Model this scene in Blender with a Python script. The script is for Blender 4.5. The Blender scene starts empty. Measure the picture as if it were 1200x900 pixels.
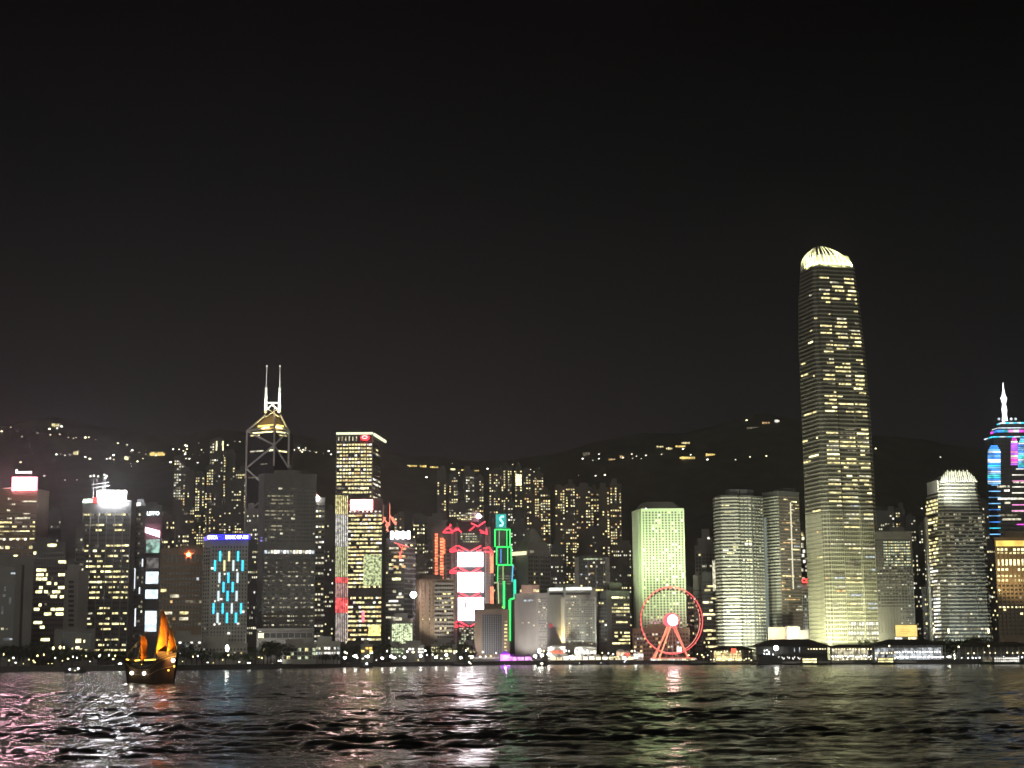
import bpy, math, random
import numpy as np
from mathutils import Vector, Matrix, noise
random.seed(7); np.random.seed(7)
R = math.radians
scene = bpy.context.scene
COL = scene.collection

# ------------------------------------------------------------------ camera
FPX, CX, CY, HORIZON = 1950.0, 600.0, 450.0, 769.0
CAM_H = 8.0
PITCH = math.atan((HORIZON - CY) / FPX)
ROLL = R(0.35)
_F = Vector((0, math.cos(PITCH), math.sin(PITCH)))
_R0 = Vector((1, 0, 0)); _U0 = Vector((0, -math.sin(PITCH), math.cos(PITCH)))
_U = _U0 * math.cos(ROLL) + _R0 * math.sin(ROLL)
_Rt = _R0 * math.cos(ROLL) - _U0 * math.sin(ROLL)
CAM = Vector((0, 0, CAM_H))
cd = bpy.data.cameras.new('camera'); cam = bpy.data.objects.new('camera', cd); COL.objects.link(cam)
cd.sensor_width = 36; cd.lens = 36 * FPX / 1200.0
cd.clip_start = 0.5; cd.clip_end = 20000
m = Matrix.Identity(4)
for i in range(3):
    m[i][0] = _Rt[i]; m[i][1] = _U[i]; m[i][2] = -_F[i]; m[i][3] = CAM[i]
cam.matrix_world = m
scene.camera = cam

def ray(px, py):
    return _F + _Rt * ((px - CX) / FPX) + _U * ((CY - py) / FPX)
def P(px, py, Y):
    """world point that stands Y metres out along the harbour axis"""
    d = ray(px, py); return CAM + d * (Y / d.y)
def mpp(Y):
    return Y / FPX                                   # metres per photo pixel at that distance

# ------------------------------------------------------------------ world: night sky over a bright city
w = bpy.data.worlds.new("World"); scene.world = w; w.use_nodes = True
nt = w.node_tree; nt.nodes.clear()
out = nt.nodes.new('ShaderNodeOutputWorld')
sky = nt.nodes.new('ShaderNodeTexSky'); sky.sky_type = 'NISHITA'; sky.sun_disc = False
sky.sun_elevation = R(-6); sky.sun_rotation = R(200)
bg1 = nt.nodes.new('ShaderNodeBackground'); bg1.inputs[1].default_value = 0.01
nt.links.new(sky.outputs[0], bg1.inputs[0])
tc = nt.nodes.new('ShaderNodeTexCoord'); sx = nt.nodes.new('ShaderNodeSeparateXYZ')
nt.links.new(tc.outputs['Generated'], sx.inputs[0])
ramp = nt.nodes.new('ShaderNodeValToRGB'); nt.links.new(sx.outputs['Z'], ramp.inputs[0])
e = ramp.color_ramp.elements
SKYC = [(0.0, (.0140, .0132, .0138)), (0.13, (.0115, .0110, .0115)), (0.20, (.0062, .0061, .0064)), (0.28, (.0018, .0026, .0028)), (0.36, (.0004, .0004, .0005)), (1.0, (.0002, .0002, .0003))]
e[0].position, e[0].color = SKYC[0][0], (*SKYC[0][1], 1)
e[1].position, e[1].color = SKYC[-1][0], (*SKYC[-1][1], 1)
for p_, c_ in SKYC[1:-1]:
    k = e.new(p_); k.color = (*c_, 1)
bg2 = nt.nodes.new('ShaderNodeBackground'); nt.links.new(ramp.outputs[0], bg2.inputs[0]); bg2.inputs[1].default_value = 1.0
add = nt.nodes.new('ShaderNodeAddShader')
nt.links.new(bg1.outputs[0], add.inputs[0]); nt.links.new(bg2.outputs[0], add.inputs[1]); nt.links.new(add.outputs[0], out.inputs[0])

# the glow of the near shore's city, behind the camera: one broad, very weak, slightly warm lamp
sd = bpy.data.lights.new('city_glow', 'SUN'); sd.energy = 0.72; sd.angle = R(50); sd.color = (1.0, .96, .78)
so = bpy.data.objects.new('city_glow', sd); COL.objects.link(so)
so.rotation_euler = Vector((0.12, 1.0, -0.16)).to_track_quat('-Z', 'Y').to_euler()

vs = scene.view_settings
vs.view_transform = 'Standard'; vs.look = 'None'; vs.exposure = 0.0; vs.gamma = 1.0; vs.use_curve_mapping = False
cy = scene.cycles
cy.max_bounces = 4; cy.diffuse_bounces = 1; cy.glossy_bounces = 3; cy.transmission_bounces = 2; cy.volume_bounces = 0
cy.sample_clamp_indirect = 16.0; cy.sample_clamp_direct = 0.0; cy.caustics_reflective = True; cy.use_denoising = True
cy.use_light_tree = True

# ------------------------------------------------------------------ materials
MATS = {}
def wallmat(name, c, rough=.8, var=.25, scale=.06, metal=0.0, spec=.3):
    if name in MATS: return MATS[name]
    mt = bpy.data.materials.new(name); mt.use_nodes = True; n = mt.node_tree
    b = n.nodes['Principled BSDF']; b.inputs['Roughness'].default_value = rough; b.inputs['Metallic'].default_value = metal
    b.inputs['Specular IOR Level'].default_value = spec
    g = n.nodes.new('ShaderNodeNewGeometry'); mp = n.nodes.new('ShaderNodeMapping'); mp.inputs['Scale'].default_value = (1, 1, .35)
    nz = n.nodes.new('ShaderNodeTexNoise'); nz.inputs['Scale'].default_value = scale; nz.inputs['Detail'].default_value = 5; nz.inputs['Roughness'].default_value = .65
    n.links.new(g.outputs['Position'], mp.inputs[0]); n.links.new(mp.outputs[0], nz.inputs['Vector'])
    mr = n.nodes.new('ShaderNodeMapRange'); mr.inputs[1].default_value = .3; mr.inputs[2].default_value = .7
    mr.inputs[3].default_value = 1 - var; mr.inputs[4].default_value = 1 + var; n.links.new(nz.outputs[0], mr.inputs[0])
    vm = n.nodes.new('ShaderNodeVectorMath'); vm.operation = 'SCALE'; vm.inputs[0].default_value = c
    n.links.new(mr.outputs[0], vm.inputs['Scale']); n.links.new(vm.outputs[0], b.inputs['Base Color'])
    MATS[name] = mt; return mt
def emit(name, c, s, noisy=0.0, scale=.35, bars=None):
    """a surface that gives off light; noisy = how unevenly (ceiling lights, blinds, people's things seen through the glass)"""
    if name in MATS: return MATS[name]
    mt = bpy.data.materials.new(name); mt.use_nodes = True; n = mt.node_tree
    b = n.nodes['Principled BSDF']; b.inputs['Base Color'].default_value = (.05, .05, .05, 1); b.inputs['Roughness'].default_value = .4
    b.inputs['Emission Color'].default_value = (*c, 1); b.inputs['Emission Strength'].default_value = s
    if s < 5 and not name.startswith(('neon', 'rim', 'truss', 'stall', 'led', 'deck', 'sign')): mt.cycles.emission_sampling = 'NONE'   # small lit panes: found by reflection, not sampled as lamps
    if noisy:
        g = n.nodes.new('ShaderNodeNewGeometry')
        nz = n.nodes.new('ShaderNodeTexNoise'); nz.inputs['Scale'].default_value = scale; nz.inputs['Detail'].default_value = 2
        n.links.new(g.outputs['Position'], nz.inputs['Vector'])
        mr = n.nodes.new('ShaderNodeMapRange'); mr.inputs[1].default_value = .36; mr.inputs[2].default_value = .62
        mr.inputs[3].default_value = s * (1 - noisy); mr.inputs[4].default_value = s * (1 + noisy * .7)
        n.links.new(nz.outputs[0], mr.inputs[0]); n.links.new(mr.outputs[0], b.inputs['Emission Strength'])
    MATS[name] = mt; return mt
M = {}
def W(k, c, **a): M[k] = wallmat(k, c, **a)
W('concrete', (.30, .29, .27)); W('dark_stone', (.10, .10, .10)); W('grey_stone', (.20, .195, .19)); W('pale_stone', (.42, .41, .38))
W('brown_stone', (.26, .20, .15)); W('pink_stone', (.42, .27, .22)); W('white_metal', (.62, .62, .58), rough=.5); W('dark_metal', (.06, .06, .065), rough=.5)
W('grey_metal', (.30, .30, .31), rough=.45); W('black_roof', (.035, .035, .035)); W('residential', (.13, .115, .10)); W('residential_grey', (.11, .11, .11))
W('green_paint', (.30, .36, .25)); W('steel', (.45, .45, .44), rough=.4); W('panel_metal', (.46, .46, .40), rough=.5, var=.12)
W('bark', (.06, .045, .03)); W('leaf', (.045, .065, .025), var=.5, scale=.4); W('hull_wood', (.05, .03, .02)); W('sail_cloth', (.85, .26, .03), var=.12, scale=.8)
W('asphalt', (.05, .05, .05)); W('paving', (.22, .21, .19)); W('seawall_stone', (.10, .10, .095), scale=.5); W('hill_green', (.065, .072, .055), var=.6, scale=.03)
W('tent_cloth', (.75, .75, .72)); W('red_paint', (.45, .04, .03)); W('glass_dark', (.02, .022, .025), rough=.12, spec=.5, var=.1); W('glass_grey', (.06, .065, .07), rough=.15, spec=.5)
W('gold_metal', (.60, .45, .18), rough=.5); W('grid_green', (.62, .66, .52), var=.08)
LIT = {
 'y': emit('window_yellow', (1, .86, .40), 1.5, .75), 'yb': emit('window_bright_yellow', (1, .90, .46), 2.8, .5), 'p': emit('window_pale', (1, .93, .66), .95, .7),
 'd': emit('window_dim', (.95, .85, .55), .26, .8), 'o': emit('window_orange', (1, .62, .24), 1.0, .7), 'c': emit('window_cool', (.82, .93, 1), .8, .7),
 'g': emit('window_greenish', (.85, .98, .62), .8, .8), 'dc': emit('window_dim_cool', (.8, .85, .95), .16, .7), 'w': emit('window_white', (1, .97, .86), 1.9, .5),
}
PAL = {'yellow': 'yyyypydb', 'pale': 'ppdpypw', 'dim': 'ddddpdyd', 'resid': 'yyyoopydpy', 'cool': 'cpdcdd', 'mixed': 'ypdpycdo', 'green': 'ggpyg', 'grey': 'dddpdd', 'hot': 'yyywyyoyy', 'white': 'wpwcw'}
PAL = {k: [('yb' if ch == 'b' else ch) for ch in v] for k, v in PAL.items()}

# ------------------------------------------------------------------ mesh helpers
class MB:
    def __init__(s): s.v = []; s.f = []; s.m = []; s.mats = []
    def mi(s, mt):
        if mt not in s.mats: s.mats.append(mt)
        return s.mats.index(mt)
    def quad(s, vs, mt):
        i = len(s.v); s.v += [tuple(v) for v in vs]; s.f.append(tuple(range(i, i + len(vs)))); s.m.append(s.mi(mt)); return s
    def hexa(s, a, mt):
        """8 corners: bottom ring 0-3 (counter-clockwise from above), top ring 4-7"""
        i = len(s.v); s.v += [tuple(v) for v in a]
        for f in ((3, 2, 1, 0), (4, 5, 6, 7), (0, 1, 5, 4), (1, 2, 6, 5), (2, 3, 7, 6), (3, 0, 4, 7)):
            s.f.append(tuple(i + k for k in f)); s.m.append(s.mi(mt))
        return s
    def box(s, x0, x1, y0, y1, z0, z1, mt):
        return s.hexa([(x0, y0, z0), (x1, y0, z0), (x1, y1, z0), (x0, y1, z0), (x0, y0, z1), (x1, y0, z1), (x1, y1, z1), (x0, y1, z1)], mt)
    def slab(s, A, B, z0, z1, n, t0, t1, mt):
        """box on a wall from A to B (xy), from t0 to t1 along the outward normal n"""
        a0 = A + n * t1; b0 = B + n * t1; b1 = B + n * t0; a1 = A + n * t0
        return s.hexa([(p.x, p.y, z) for z in (z0, z1) for p in (a0, b0, b1, a1)], mt)
    def prism(s, poly, z0, z1, mt, top=None):
        top = top or poly; n = len(poly); i = len(s.v)
        s.v += [(p[0], p[1], z0) for p in poly] + [(p[0], p[1], z1) for p in top]
        for k in range(n):
            j = (k + 1) % n; s.f.append((i + k, i + j, i + n + j, i + n + k)); s.m.append(s.mi(mt))
        s.f.append(tuple(i + n + k for k in range(n))); s.m.append(s.mi(mt))
        s.f.append(tuple(i + k for k in reversed(range(n)))); s.m.append(s.mi(mt)); return s
    def tube(s, a, b, r0, r1, mt, seg=8):
        a = Vector(a); b = Vector(b); d = (b - a).normalized(); u = d.orthogonal().normalized(); v = d.cross(u); i = len(s.v)
        for p, r in ((a, r0), (b, r1)):
            for k in range(seg):
                t = 2 * math.pi * k / seg; s.v.append(tuple(p + u * (r * math.cos(t)) + v * (r * math.sin(t))))
        for k in range(seg):
            j = (k + 1) % seg; s.f.append((i + k, i + j, i + seg + j, i + seg + k)); s.m.append(s.mi(mt))
        s.f.append(tuple(i + k for k in reversed(range(seg)))); s.m.append(s.mi(mt)); s.f.append(tuple(i + seg + k for k in range(seg))); s.m.append(s.mi(mt)); return s
    def ball(s, c, r, mt, seg=8, rings=5, sz=1.0):
        i = len(s.v); c = Vector(c); s.v.append(tuple(c + Vector((0, 0, r * sz))))
        for a in range(1, rings):
            t = math.pi * a / rings
            for k in range(seg):
                q = 2 * math.pi * k / seg; s.v.append(tuple(c + Vector((r * math.sin(t) * math.cos(q), r * math.sin(t) * math.sin(q), r * sz * math.cos(t)))))
        s.v.append(tuple(c - Vector((0, 0, r * sz)))); last = len(s.v) - 1; mi = s.mi(mt)
        for k in range(seg):
            j = (k + 1) % seg; s.f.append((i, i + 1 + k, i + 1 + j)); s.m.append(mi)
            for a in range(rings - 2):
                o = i + 1 + a * seg; s.f.append((o + k, o + seg + k, o + seg + j, o + j)); s.m.append(mi)
            o = i + 1 + (rings - 2) * seg; s.f.append((o + k, last, o + j)); s.m.append(mi)
        return s
    def mesh(s, name):
        me = bpy.data.meshes.new(name); me.from_pydata(s.v, [], s.f)
        for mt in s.mats: me.materials.append(mt)
        me.polygons.foreach_set('material_index', s.m); me.update(); return me
    def build(s, name, parent=None, smooth=False):
        me = s.mesh(name)
        if smooth: me.polygons.foreach_set('use_smooth', [True] * len(me.polygons))
        return link(name, me, parent)
def link(name, data, parent=None):
    """shapes are modelled in world coordinates; the parent's own place is taken off again"""
    o = bpy.data.objects.new(name, data); COL.objects.link(o)
    if parent is not None:
        o.parent = parent
        if parent.type == 'EMPTY': o.matrix_parent_inverse = Matrix.Translation(-parent.location)
    return o
def sub(name, data, parent_part):
    """sub-part: the part's own matrix is identity in world, so a plain parent is enough"""
    o = bpy.data.objects.new(name, data); COL.objects.link(o); o.parent = parent_part; return o
def tag(o, label=None, cat=None, group=None, kind=None):
    if label: o['label'] = label
    if cat: o['category'] = cat
    if group: o['group'] = group
    if kind: o['kind'] = kind
    return o
def thing(name, label, cat, loc, group=None):
    o = bpy.data.objects.new(name, None); COL.objects.link(o); o.location = loc; o.empty_display_size = 1
    return tag(o, label, cat, group)
def spot(loc, target, watts, color, angle=60, blend=.6, size=.5, name='floodlight'):
    d = bpy.data.lights.new(name, 'SPOT'); d.energy = watts * (1.0 if name.endswith('_light') else .5 if name == 'crown_floodlight' else .2); d.color = color; d.spot_size = R(angle); d.spot_blend = blend; d.shadow_soft_size = size
    o = bpy.data.objects.new(name, d); COL.objects.link(o); o.location = loc
    o.rotation_euler = (Vector(target) - Vector(loc)).to_track_quat('-Z', 'Y').to_euler(); return o
_unit = {}
def unit_mesh(mt, name='window'):
    k = (mt.name, name)
    if k not in _unit: _unit[k] = MB().box(-.5, .5, -.5, .5, -.5, .5, mt).mesh(name)
    return _unit[k]
def text_mesh(txt, size, mt, depth=.15, bold=.0):
    c = bpy.data.curves.new('lettering', 'FONT'); c.body = txt; c.size = size; c.extrude = depth; c.align_x = 'CENTER'; c.align_y = 'CENTER'; c.offset = bold; c.resolution_u = 3
    o = bpy.data.objects.new('lettering', c); COL.objects.link(o)
    dg = bpy.context.evaluated_depsgraph_get(); me = bpy.data.meshes.new_from_object(o.evaluated_get(dg))
    bpy.data.objects.remove(o); bpy.data.curves.remove(c); me.name = 'lettering'
    me.materials.clear(); me.materials.append(mt); return me
def lettering(txt, centre, width, height, mt, parent, normal=(0, -1, 0), bold=0.02, name='lettering'):
    me = text_mesh(txt, 1.0, mt, .08, bold)
    xs = [v.co.x for v in me.vertices]; ys = [v.co.y for v in me.vertices]
    sxx = width / max(max(xs) - min(xs), .01); syy = height / max(max(ys) - min(ys), .01)
    cx_, cy_ = (max(xs) + min(xs)) / 2, (max(ys) + min(ys)) / 2
    n = Vector(normal).normalized(); u = Vector((-n.y, n.x, 0)); C_ = Vector(centre)
    for v in me.vertices:
        q = C_ + u * ((v.co.x - cx_) * sxx) + Vector((0, 0, 1)) * ((v.co.y - cy_) * syy) + n * (v.co.z * 3); v.co = q
    return link(name, me, parent)

GZ = 3.0                                            # quay and street level above the water
# ------------------------------------------------------------------ building
class Bld:
    def __init__(s, name, label, front, top, wall, depth=35, base=GZ, cat='tower', group=None, ybot=None, roof=True, wallname='wall'):
        """front: [(photo px, distance)] from left to right along the side that faces the harbour; top: photo y of the roofline"""
        s.front = [P(px, top, Y).xy for px, Y in front]
        i = min(range(len(front)), key=lambda k: front[k][1]); s.Y = front[i][1]
        s.z0 = base; s.z1 = P(front[i][0], top, s.Y).z
        a, b = s.front[0], s.front[-1]; back = max(p.y for p in s.front) + depth
        kx = (a.x + b.x) / 2 / s.Y                  # the block is turned towards the harbour: its flanks follow the line of sight roughly
        s.poly = [Vector(p) for p in s.front] + [Vector((b.x + kx * (back - b.y), back)), Vector((a.x + kx * (back - a.y), back))]
        c = sum(s.poly, Vector((0, 0))) / len(s.poly); s.c = c
        s.root = thing(name, label, cat, (c.x, c.y, base), group); s.wall = wall; s.cells = []; s.pxc = sum(p for p, _ in front) / len(front)
        MB().prism(s.poly, s.z0, s.z1, wall).build(wallname, s.root)
        if roof:
            g = [c + (p - c) * 1.012 for p in s.poly]
            MB().prism(g, s.z1 + .003, s.z1 + 1.6, wall).build('roof', s.root)
            g = [c + (p - c) * random.uniform(.35, .6) for p in s.poly[:1]] ; k = random.uniform(.4, .6); o = Vector((random.uniform(-.15, .15) * abs(b.x - a.x), 0))
            MB().prism([c + o + (p - c) * k for p in s.poly], s.z1 + 1.6, s.z1 + random.uniform(4, 8), wall).build('plant_room', s.root)
    def z(s, py): return P(s.pxc, py, s.Y).z
    def edge(s, i, z=None):
        n = len(s.poly); return s.poly[i % n], s.poly[(i + 1) % n]
    def nrm(s, A, B):
        d = (B - A).normalized(); return Vector((d.y, -d.x))
    def win(s, i, top, bot, cols, rows=None, fh=4.0, wf=.7, hf=.5, lit=.3, pal='yellow', run=False, u0=0.02, u1=.98, dark='glass_dark', off=.12, contrast=1.0, name='window', colvar=False, runs=(1, 2, 2, 3, 4, 6)):
        z1, z0 = s.z(top), s.z(bot); rows = rows or max(1, round((z1 - z0) / fh)); dz = (z1 - z0) / rows; pl = PAL[pal]; cf = [random.choice((.15, .5, 1, 1.7, 2.4)) for _ in range(cols)]
        for r in range(rows):
            zc = z0 + dz * (r + .5); A, B = s.edge(i, zc); n = s.nrm(A, B); L = (B - A).length; d = (B - A).normalized(); cw = L * (u1 - u0) / cols
            pr = lit * (1 + contrast * random.choice((-.9, -.6, 0, .2, .8, 1.2))); c = 0
            while c < cols:
                k = 1; on = random.random() < pr * (cf[c] if colvar else 1)
                if run and on: k = min(cols - c, random.choice(runs))
                wd = cw * (k - 1 + wf)
                cen = A + d * (L * u0 + cw * (c + k / 2))
                if on: s.cells.append((name, cen, d, n, zc, wd, dz * hf * random.uniform(.85, 1.05), LIT[random.choice(pl)], off))
                elif dark: s.cells.append((None, cen, d, n, zc, wd, dz * hf, M[dark], off * .6))
                c += k
        return s
    def spotwin(s, i, px, py, wpx, hpx, mat='yb', off=.2, name='window'):
        A, B = s.edge(i); n = s.nrm(A, B); d = (B - A).normalized(); q = P(px, py, s.Y)
        L = (B - A).length; t = max(0, min(1, (q.x - A.x) / ((B - A).x or 1e-6))); cen = A + (B - A) * t
        s.cells.append((name, cen, d, n, q.z, wpx * mpp(s.Y), hpx * mpp(s.Y), LIT[mat] if mat in LIT else mat, off)); return s
    def bands(s, i, top, bot, rows=None, fh=4.0, h=.35, t=.5, mat=None, name='cladding', u0=0, u1=1):
        z1, z0 = s.z(top), s.z(bot); rows = rows or max(1, round((z1 - z0) / fh)); dz = (z1 - z0) / rows; mb = MB()
        for r in range(rows + 1):
            zc = z0 + dz * r
            for k in ([i] if isinstance(i, int) else i):
                A, B = s.edge(k, zc); n = s.nrm(A, B); mb.slab(A + (B - A) * u0, A + (B - A) * u1, zc - dz * h / 2, zc + dz * h / 2, n, .005, t + .001 * k, mat or s.wall)
        mb.build(name, s.root); return s
    def fins(s, i, top, bot, n_, w=.5, t=.6, mat=None, name='pilaster', each=False, u0=0., u1=1.):
        z1, z0 = s.z(top), s.z(bot); mb = MB()
        for k in range(n_ + 1):
            A, B = s.edge(i); n = s.nrm(A, B); d = (B - A).normalized(); L = (B - A).length; u = L * (u0 + (u1 - u0) * k / n_); u = min(max(u, w / 2), L - w / 2)
            if each: mb = MB()
            mb.slab(A + d * (u - w / 2), A + d * (u + w / 2), z0, z1, n, .006, t, mat or s.wall)
            if each: mb.build(name, s.root)
        if not each: mb.build(name, s.root)
        return s
    def panel(s, i, x0, x1, y0, y1, mat, name='screen', out=.6, thick=1.0, frame=None):
        A, B = s.edge(i); n = s.nrm(A, B); L = B - A
        q0, q1 = P(x0, (y0 + y1) / 2, s.Y), P(x1, (y0 + y1) / 2, s.Y)
        f = lambda q: A + L * ((q.x - A.x) / (L.x or 1e-6))
        a, b = f(q0), f(q1); z1, z0 = P((x0 + x1) / 2, y0, s.Y).z, P((x0 + x1) / 2, y1, s.Y).z
        o = MB().slab(a, b, z0, z1, n, .007, out, mat).build(name, s.root)
        if frame:
            d = (b - a).normalized(); w_ = .6; fb = MB()
            fb.slab(a - d * w_, a, z0 - w_, z1 + w_, n, .008, out + .15, frame); fb.slab(b, b + d * w_, z0 - w_, z1 + w_, n, .008, out + .15, frame)
            fb.slab(a, b, z1, z1 + w_, n, .008, out + .15, frame); fb.slab(a, b, z0 - w_, z0, n, .008, out + .15, frame)
            sub('frame', fb.mesh('frame'), o)
        return o
    def done(s, cap=100):
        lit = sorted([c for c in s.cells if c[0]], key=lambda c: -c[5] * c[6]); dark = [c for c in s.cells if not c[0]]
        for nm, cen, d, n, zc, wd, h, mt, off in lit[:cap]:
            o = bpy.data.objects.new(nm, unit_mesh(mt, nm)); COL.objects.link(o); o.parent = s.root
            o.location = Vector((cen.x + n.x * off * .5, cen.y + n.y * off * .5, zc)) - s.root.location
            o.rotation_euler = (0, 0, math.atan2(d.y, d.x)); o.scale = (wd, off + .3, h)
        rest = lit[cap:] + dark
        if rest:
            mb = MB()
            for nm, cen, d, n, zc, wd, h, mt, off in rest: mb.slab(cen - d * wd / 2, cen + d * wd / 2, zc - h / 2, zc + h / 2, n, .01, off, mt)
            o = mb.build('window', s.root); o['kind'] = 'stuff'
        return s
class Loft(Bld):
    """a tower whose plan is a unit polygon that changes size with height"""
    def __init__(s, name, label, cx, Y, prof, unit, wall, asp=1.0, rot=0, base=GZ, cat='tower', group=None):
        s.prof = []; s.Y = Y; s.pxc = cx; s.z0 = base
        zz = []
        ybase = prof[-1][0]
        for py, xl, xr in prof:
            c = P((xl + xr) / 2, py, Y + 28 * asp); dd = (c - CAM).dot(_F) / FPX; zz.append((c.z, (xr - xl) / 2 * dd, c.x))
        zz.sort(); zz[0] = (base, zz[0][1], zz[0][2]); s.zz = zz
        s.cy = Y + 28 * asp
        s.unit = [Matrix.Rotation(rot, 2) @ Vector(u) for u in unit]; mx = max(abs(u.x) for u in s.unit); s.unit = [Vector((u.x / mx, u.y / mx * asp)) for u in s.unit]
        s.root = thing(name, label, cat, (zz[0][2], s.cy, base), group); s.wall = wall; s.cells = []
        mb = MB()
        for a, b in zip(zz, zz[1:]): mb.prism(s.ring(a[0] + .0), a[0], b[0], wall, top=s.ring(b[0] - 1e-6))
        mb.build('wall', s.root); s.poly = s.ring(base)
    def at(s, z):
        zz = s.zz
        if z <= zz[0][0]: return zz[0][1], zz[0][2]
        for a, b in zip(zz, zz[1:]):
            if z <= b[0]:
                t = (z - a[0]) / (b[0] - a[0] or 1); return a[1] + (b[1] - a[1]) * t, a[2] + (b[2] - a[2]) * t
        return zz[-1][1], zz[-1][2]
    def ring(s, z):
        h, x = s.at(z); return [Vector((x + u.x * h, s.cy + u.y * h)) for u in s.unit]
    def edge(s, i, z=None):
        r = s.ring(z if z is not None else s.z0); n = len(r); return r[i % n], r[(i + 1) % n]
# ------------------------------------------------------------------ the setting: water, quay, land, hills
SHX = [-400, 0, 200, 300, 400, 500, 600, 700, 800, 900, 1000, 1200, 1600]
SHY = [1080, 1100, 1130, 1210, 1340, 1480, 1560, 1600, 1500, 1400, 1330, 1290, 1290]
def shore(px): return float(np.interp(px, SHX, SHY))
def gx(px, Y, z=GZ):
    """ground x below photo column px at distance Y"""
    q = P(px, HORIZON, Y); return q.x
# water: real waves on a fan-shaped sheet that gets coarser with distance, flat sheet far outside
rows = [22.0]
while rows[-1] < 1700: rows.append(rows[-1] + max(.28, .28 * (rows[-1] / 75) ** 1.08))
rows = np.array(rows)
ang = np.concatenate([np.linspace(-.75, -.33, 30)[:-1], np.linspace(-.33, .33, 560), np.linspace(.33, .75, 30)[1:]])
X = rows[:, None] * np.tan(ang)[None, :]; Yw = np.repeat(rows[:, None], len(ang), 1)
Zw = np.zeros_like(X); sp = np.gradient(rows)[:, None]
rs = np.random.RandomState(3)
for k in range(150):
    lam = .7 * (13.0 / .7) ** rs.rand(); th = rs.normal(1.35, .8); kx, ky = math.cos(th) * 2 * math.pi / lam, math.sin(th) * 2 * math.pi / lam
    amp = .0046 * lam ** .62; fade = np.clip((lam / np.maximum(sp, .01) - 1.6) / 2, 0, 1)
    ph = kx * X + ky * Yw + rs.rand() * 6.28
    Zw += amp * fade * (np.sin(ph) + .22 * np.sin(2 * ph + .6))
gust = np.zeros_like(X)
for k in range(9):
    lam = 30 + 120 * rs.rand(); th = rs.normal(1.5, .5); gust += np.sin((math.cos(th) * X + math.sin(th) * Yw) * 6.28 / lam + rs.rand() * 6.28)
Zw *= np.clip(1 + .16 * gust, .45, 1.7)
nr, nc = X.shape
me = bpy.data.meshes.new('water'); me.vertices.add(nr * nc)
me.vertices.foreach_set('co', np.stack([X, Yw, Zw], -1).reshape(-1).astype(np.float32))
idx = np.arange(nr * nc).reshape(nr, nc); q = np.stack([idx[:-1, :-1], idx[:-1, 1:], idx[1:, 1:], idx[1:, :-1]], -1).reshape(-1, 4)
me.loops.add(q.size); me.loops.foreach_set('vertex_index', q.reshape(-1)); me.polygons.add(len(q))
me.polygons.foreach_set('loop_start', np.arange(0, q.size, 4)); me.polygons.foreach_set('loop_total', np.full(len(q), 4))
me.polygons.foreach_set('use_smooth', np.ones(len(q), bool)); me.update(calc_edges=True)
mt = bpy.data.materials.new('harbour_water'); mt.use_nodes = True; n = mt.node_tree; b = n.nodes['Principled BSDF']
b.inputs['Base Color'].default_value = (.006, .009, .008, 1); b.inputs['Roughness'].default_value = .1; b.inputs['IOR'].default_value = 1.33; b.inputs['Specular IOR Level'].default_value = .5
g = n.nodes.new('ShaderNodeNewGeometry'); mp = n.nodes.new('ShaderNodeMapping'); mp.inputs['Scale'].default_value = (.55, 1.0, 1); n.links.new(g.outputs['Position'], mp.inputs[0])
n1 = n.nodes.new('ShaderNodeTexNoise'); n1.inputs['Scale'].default_value = .8; n1.inputs['Detail'].default_value = 6; n1.inputs['Roughness'].default_value = .66
n.links.new(mp.outputs[0], n1.inputs['Vector'])
n2 = n.nodes.new('ShaderNodeTexNoise'); n2.inputs['Scale'].default_value = .12; n2.inputs['Detail'].default_value = 3; n.links.new(mp.outputs[0], n2.inputs['Vector'])
ad = n.nodes.new('ShaderNodeMath'); ad.operation = 'MULTIPLY_ADD'; ad.inputs[1].default_value = 3.2; n.links.new(n2.outputs[0], ad.inputs[0]); n.links.new(n1.outputs[0], ad.inputs[2])
bp = n.nodes.new('ShaderNodeBump'); bp.inputs['Strength'].default_value = 1.0; bp.inputs['Distance'].default_value = .62; n.links.new(ad.outputs[0], bp.inputs['Height']); n.links.new(bp.outputs[0], b.inputs['Normal'])
me.materials.append(mt); tag(link('water', me), kind='structure')
MB().quad([(-9000, -400, -1.6), (9000, -400, -1.6), (9000, 1900, -1.6), (-9000, 1900, -1.6)], wallmat('deep_water', (.006, .009, .008), rough=.15)).build('open_water')['kind'] = 'structure'
# land with the quay edge
edge = [Vector((gx(px, y), y)) for px, y in zip(SHX, SHY)]
edge = [Vector((-9000, 1060))] + edge + [Vector((9000, 1290))]
mb = MB(); sw = MB(); pv = MB()
for a, c in zip(edge, edge[1:]):
    mb.quad([(a.x, a.y + 22, GZ), (c.x, c.y + 22, GZ), (c.x * 1.0, 2300, GZ), (a.x * 1.0, 2300, GZ)], M['asphalt'])
    pv.quad([(a.x, a.y + .8, GZ + .15), (c.x, c.y + .8, GZ + .15), (c.x, c.y + 22, GZ + .15), (a.x, a.y + 22, GZ + .15)], M['paving'])
    pv.quad([(c.x, c.y + 22, GZ + .15), (a.x, a.y + 22, GZ + .15), (a.x, a.y + 22, GZ - .1), (c.x, c.y + 22, GZ - .1)], M['paving'])
    sw.hexa([(a.x, a.y, -2), (c.x, c.y, -2), (c.x, c.y + .8, -2), (a.x, a.y + .8, -2), (a.x, a.y, GZ + .5), (c.x, c.y, GZ + .5), (c.x, c.y + .8, GZ + .5), (a.x, a.y + .8, GZ + .5)], M['seawall_stone'])
mb.build('land')['kind'] = 'structure'; pv.build('promenade')['kind'] = 'structure'; tag(sw.build('quay_edge'), kind='structure')
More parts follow.
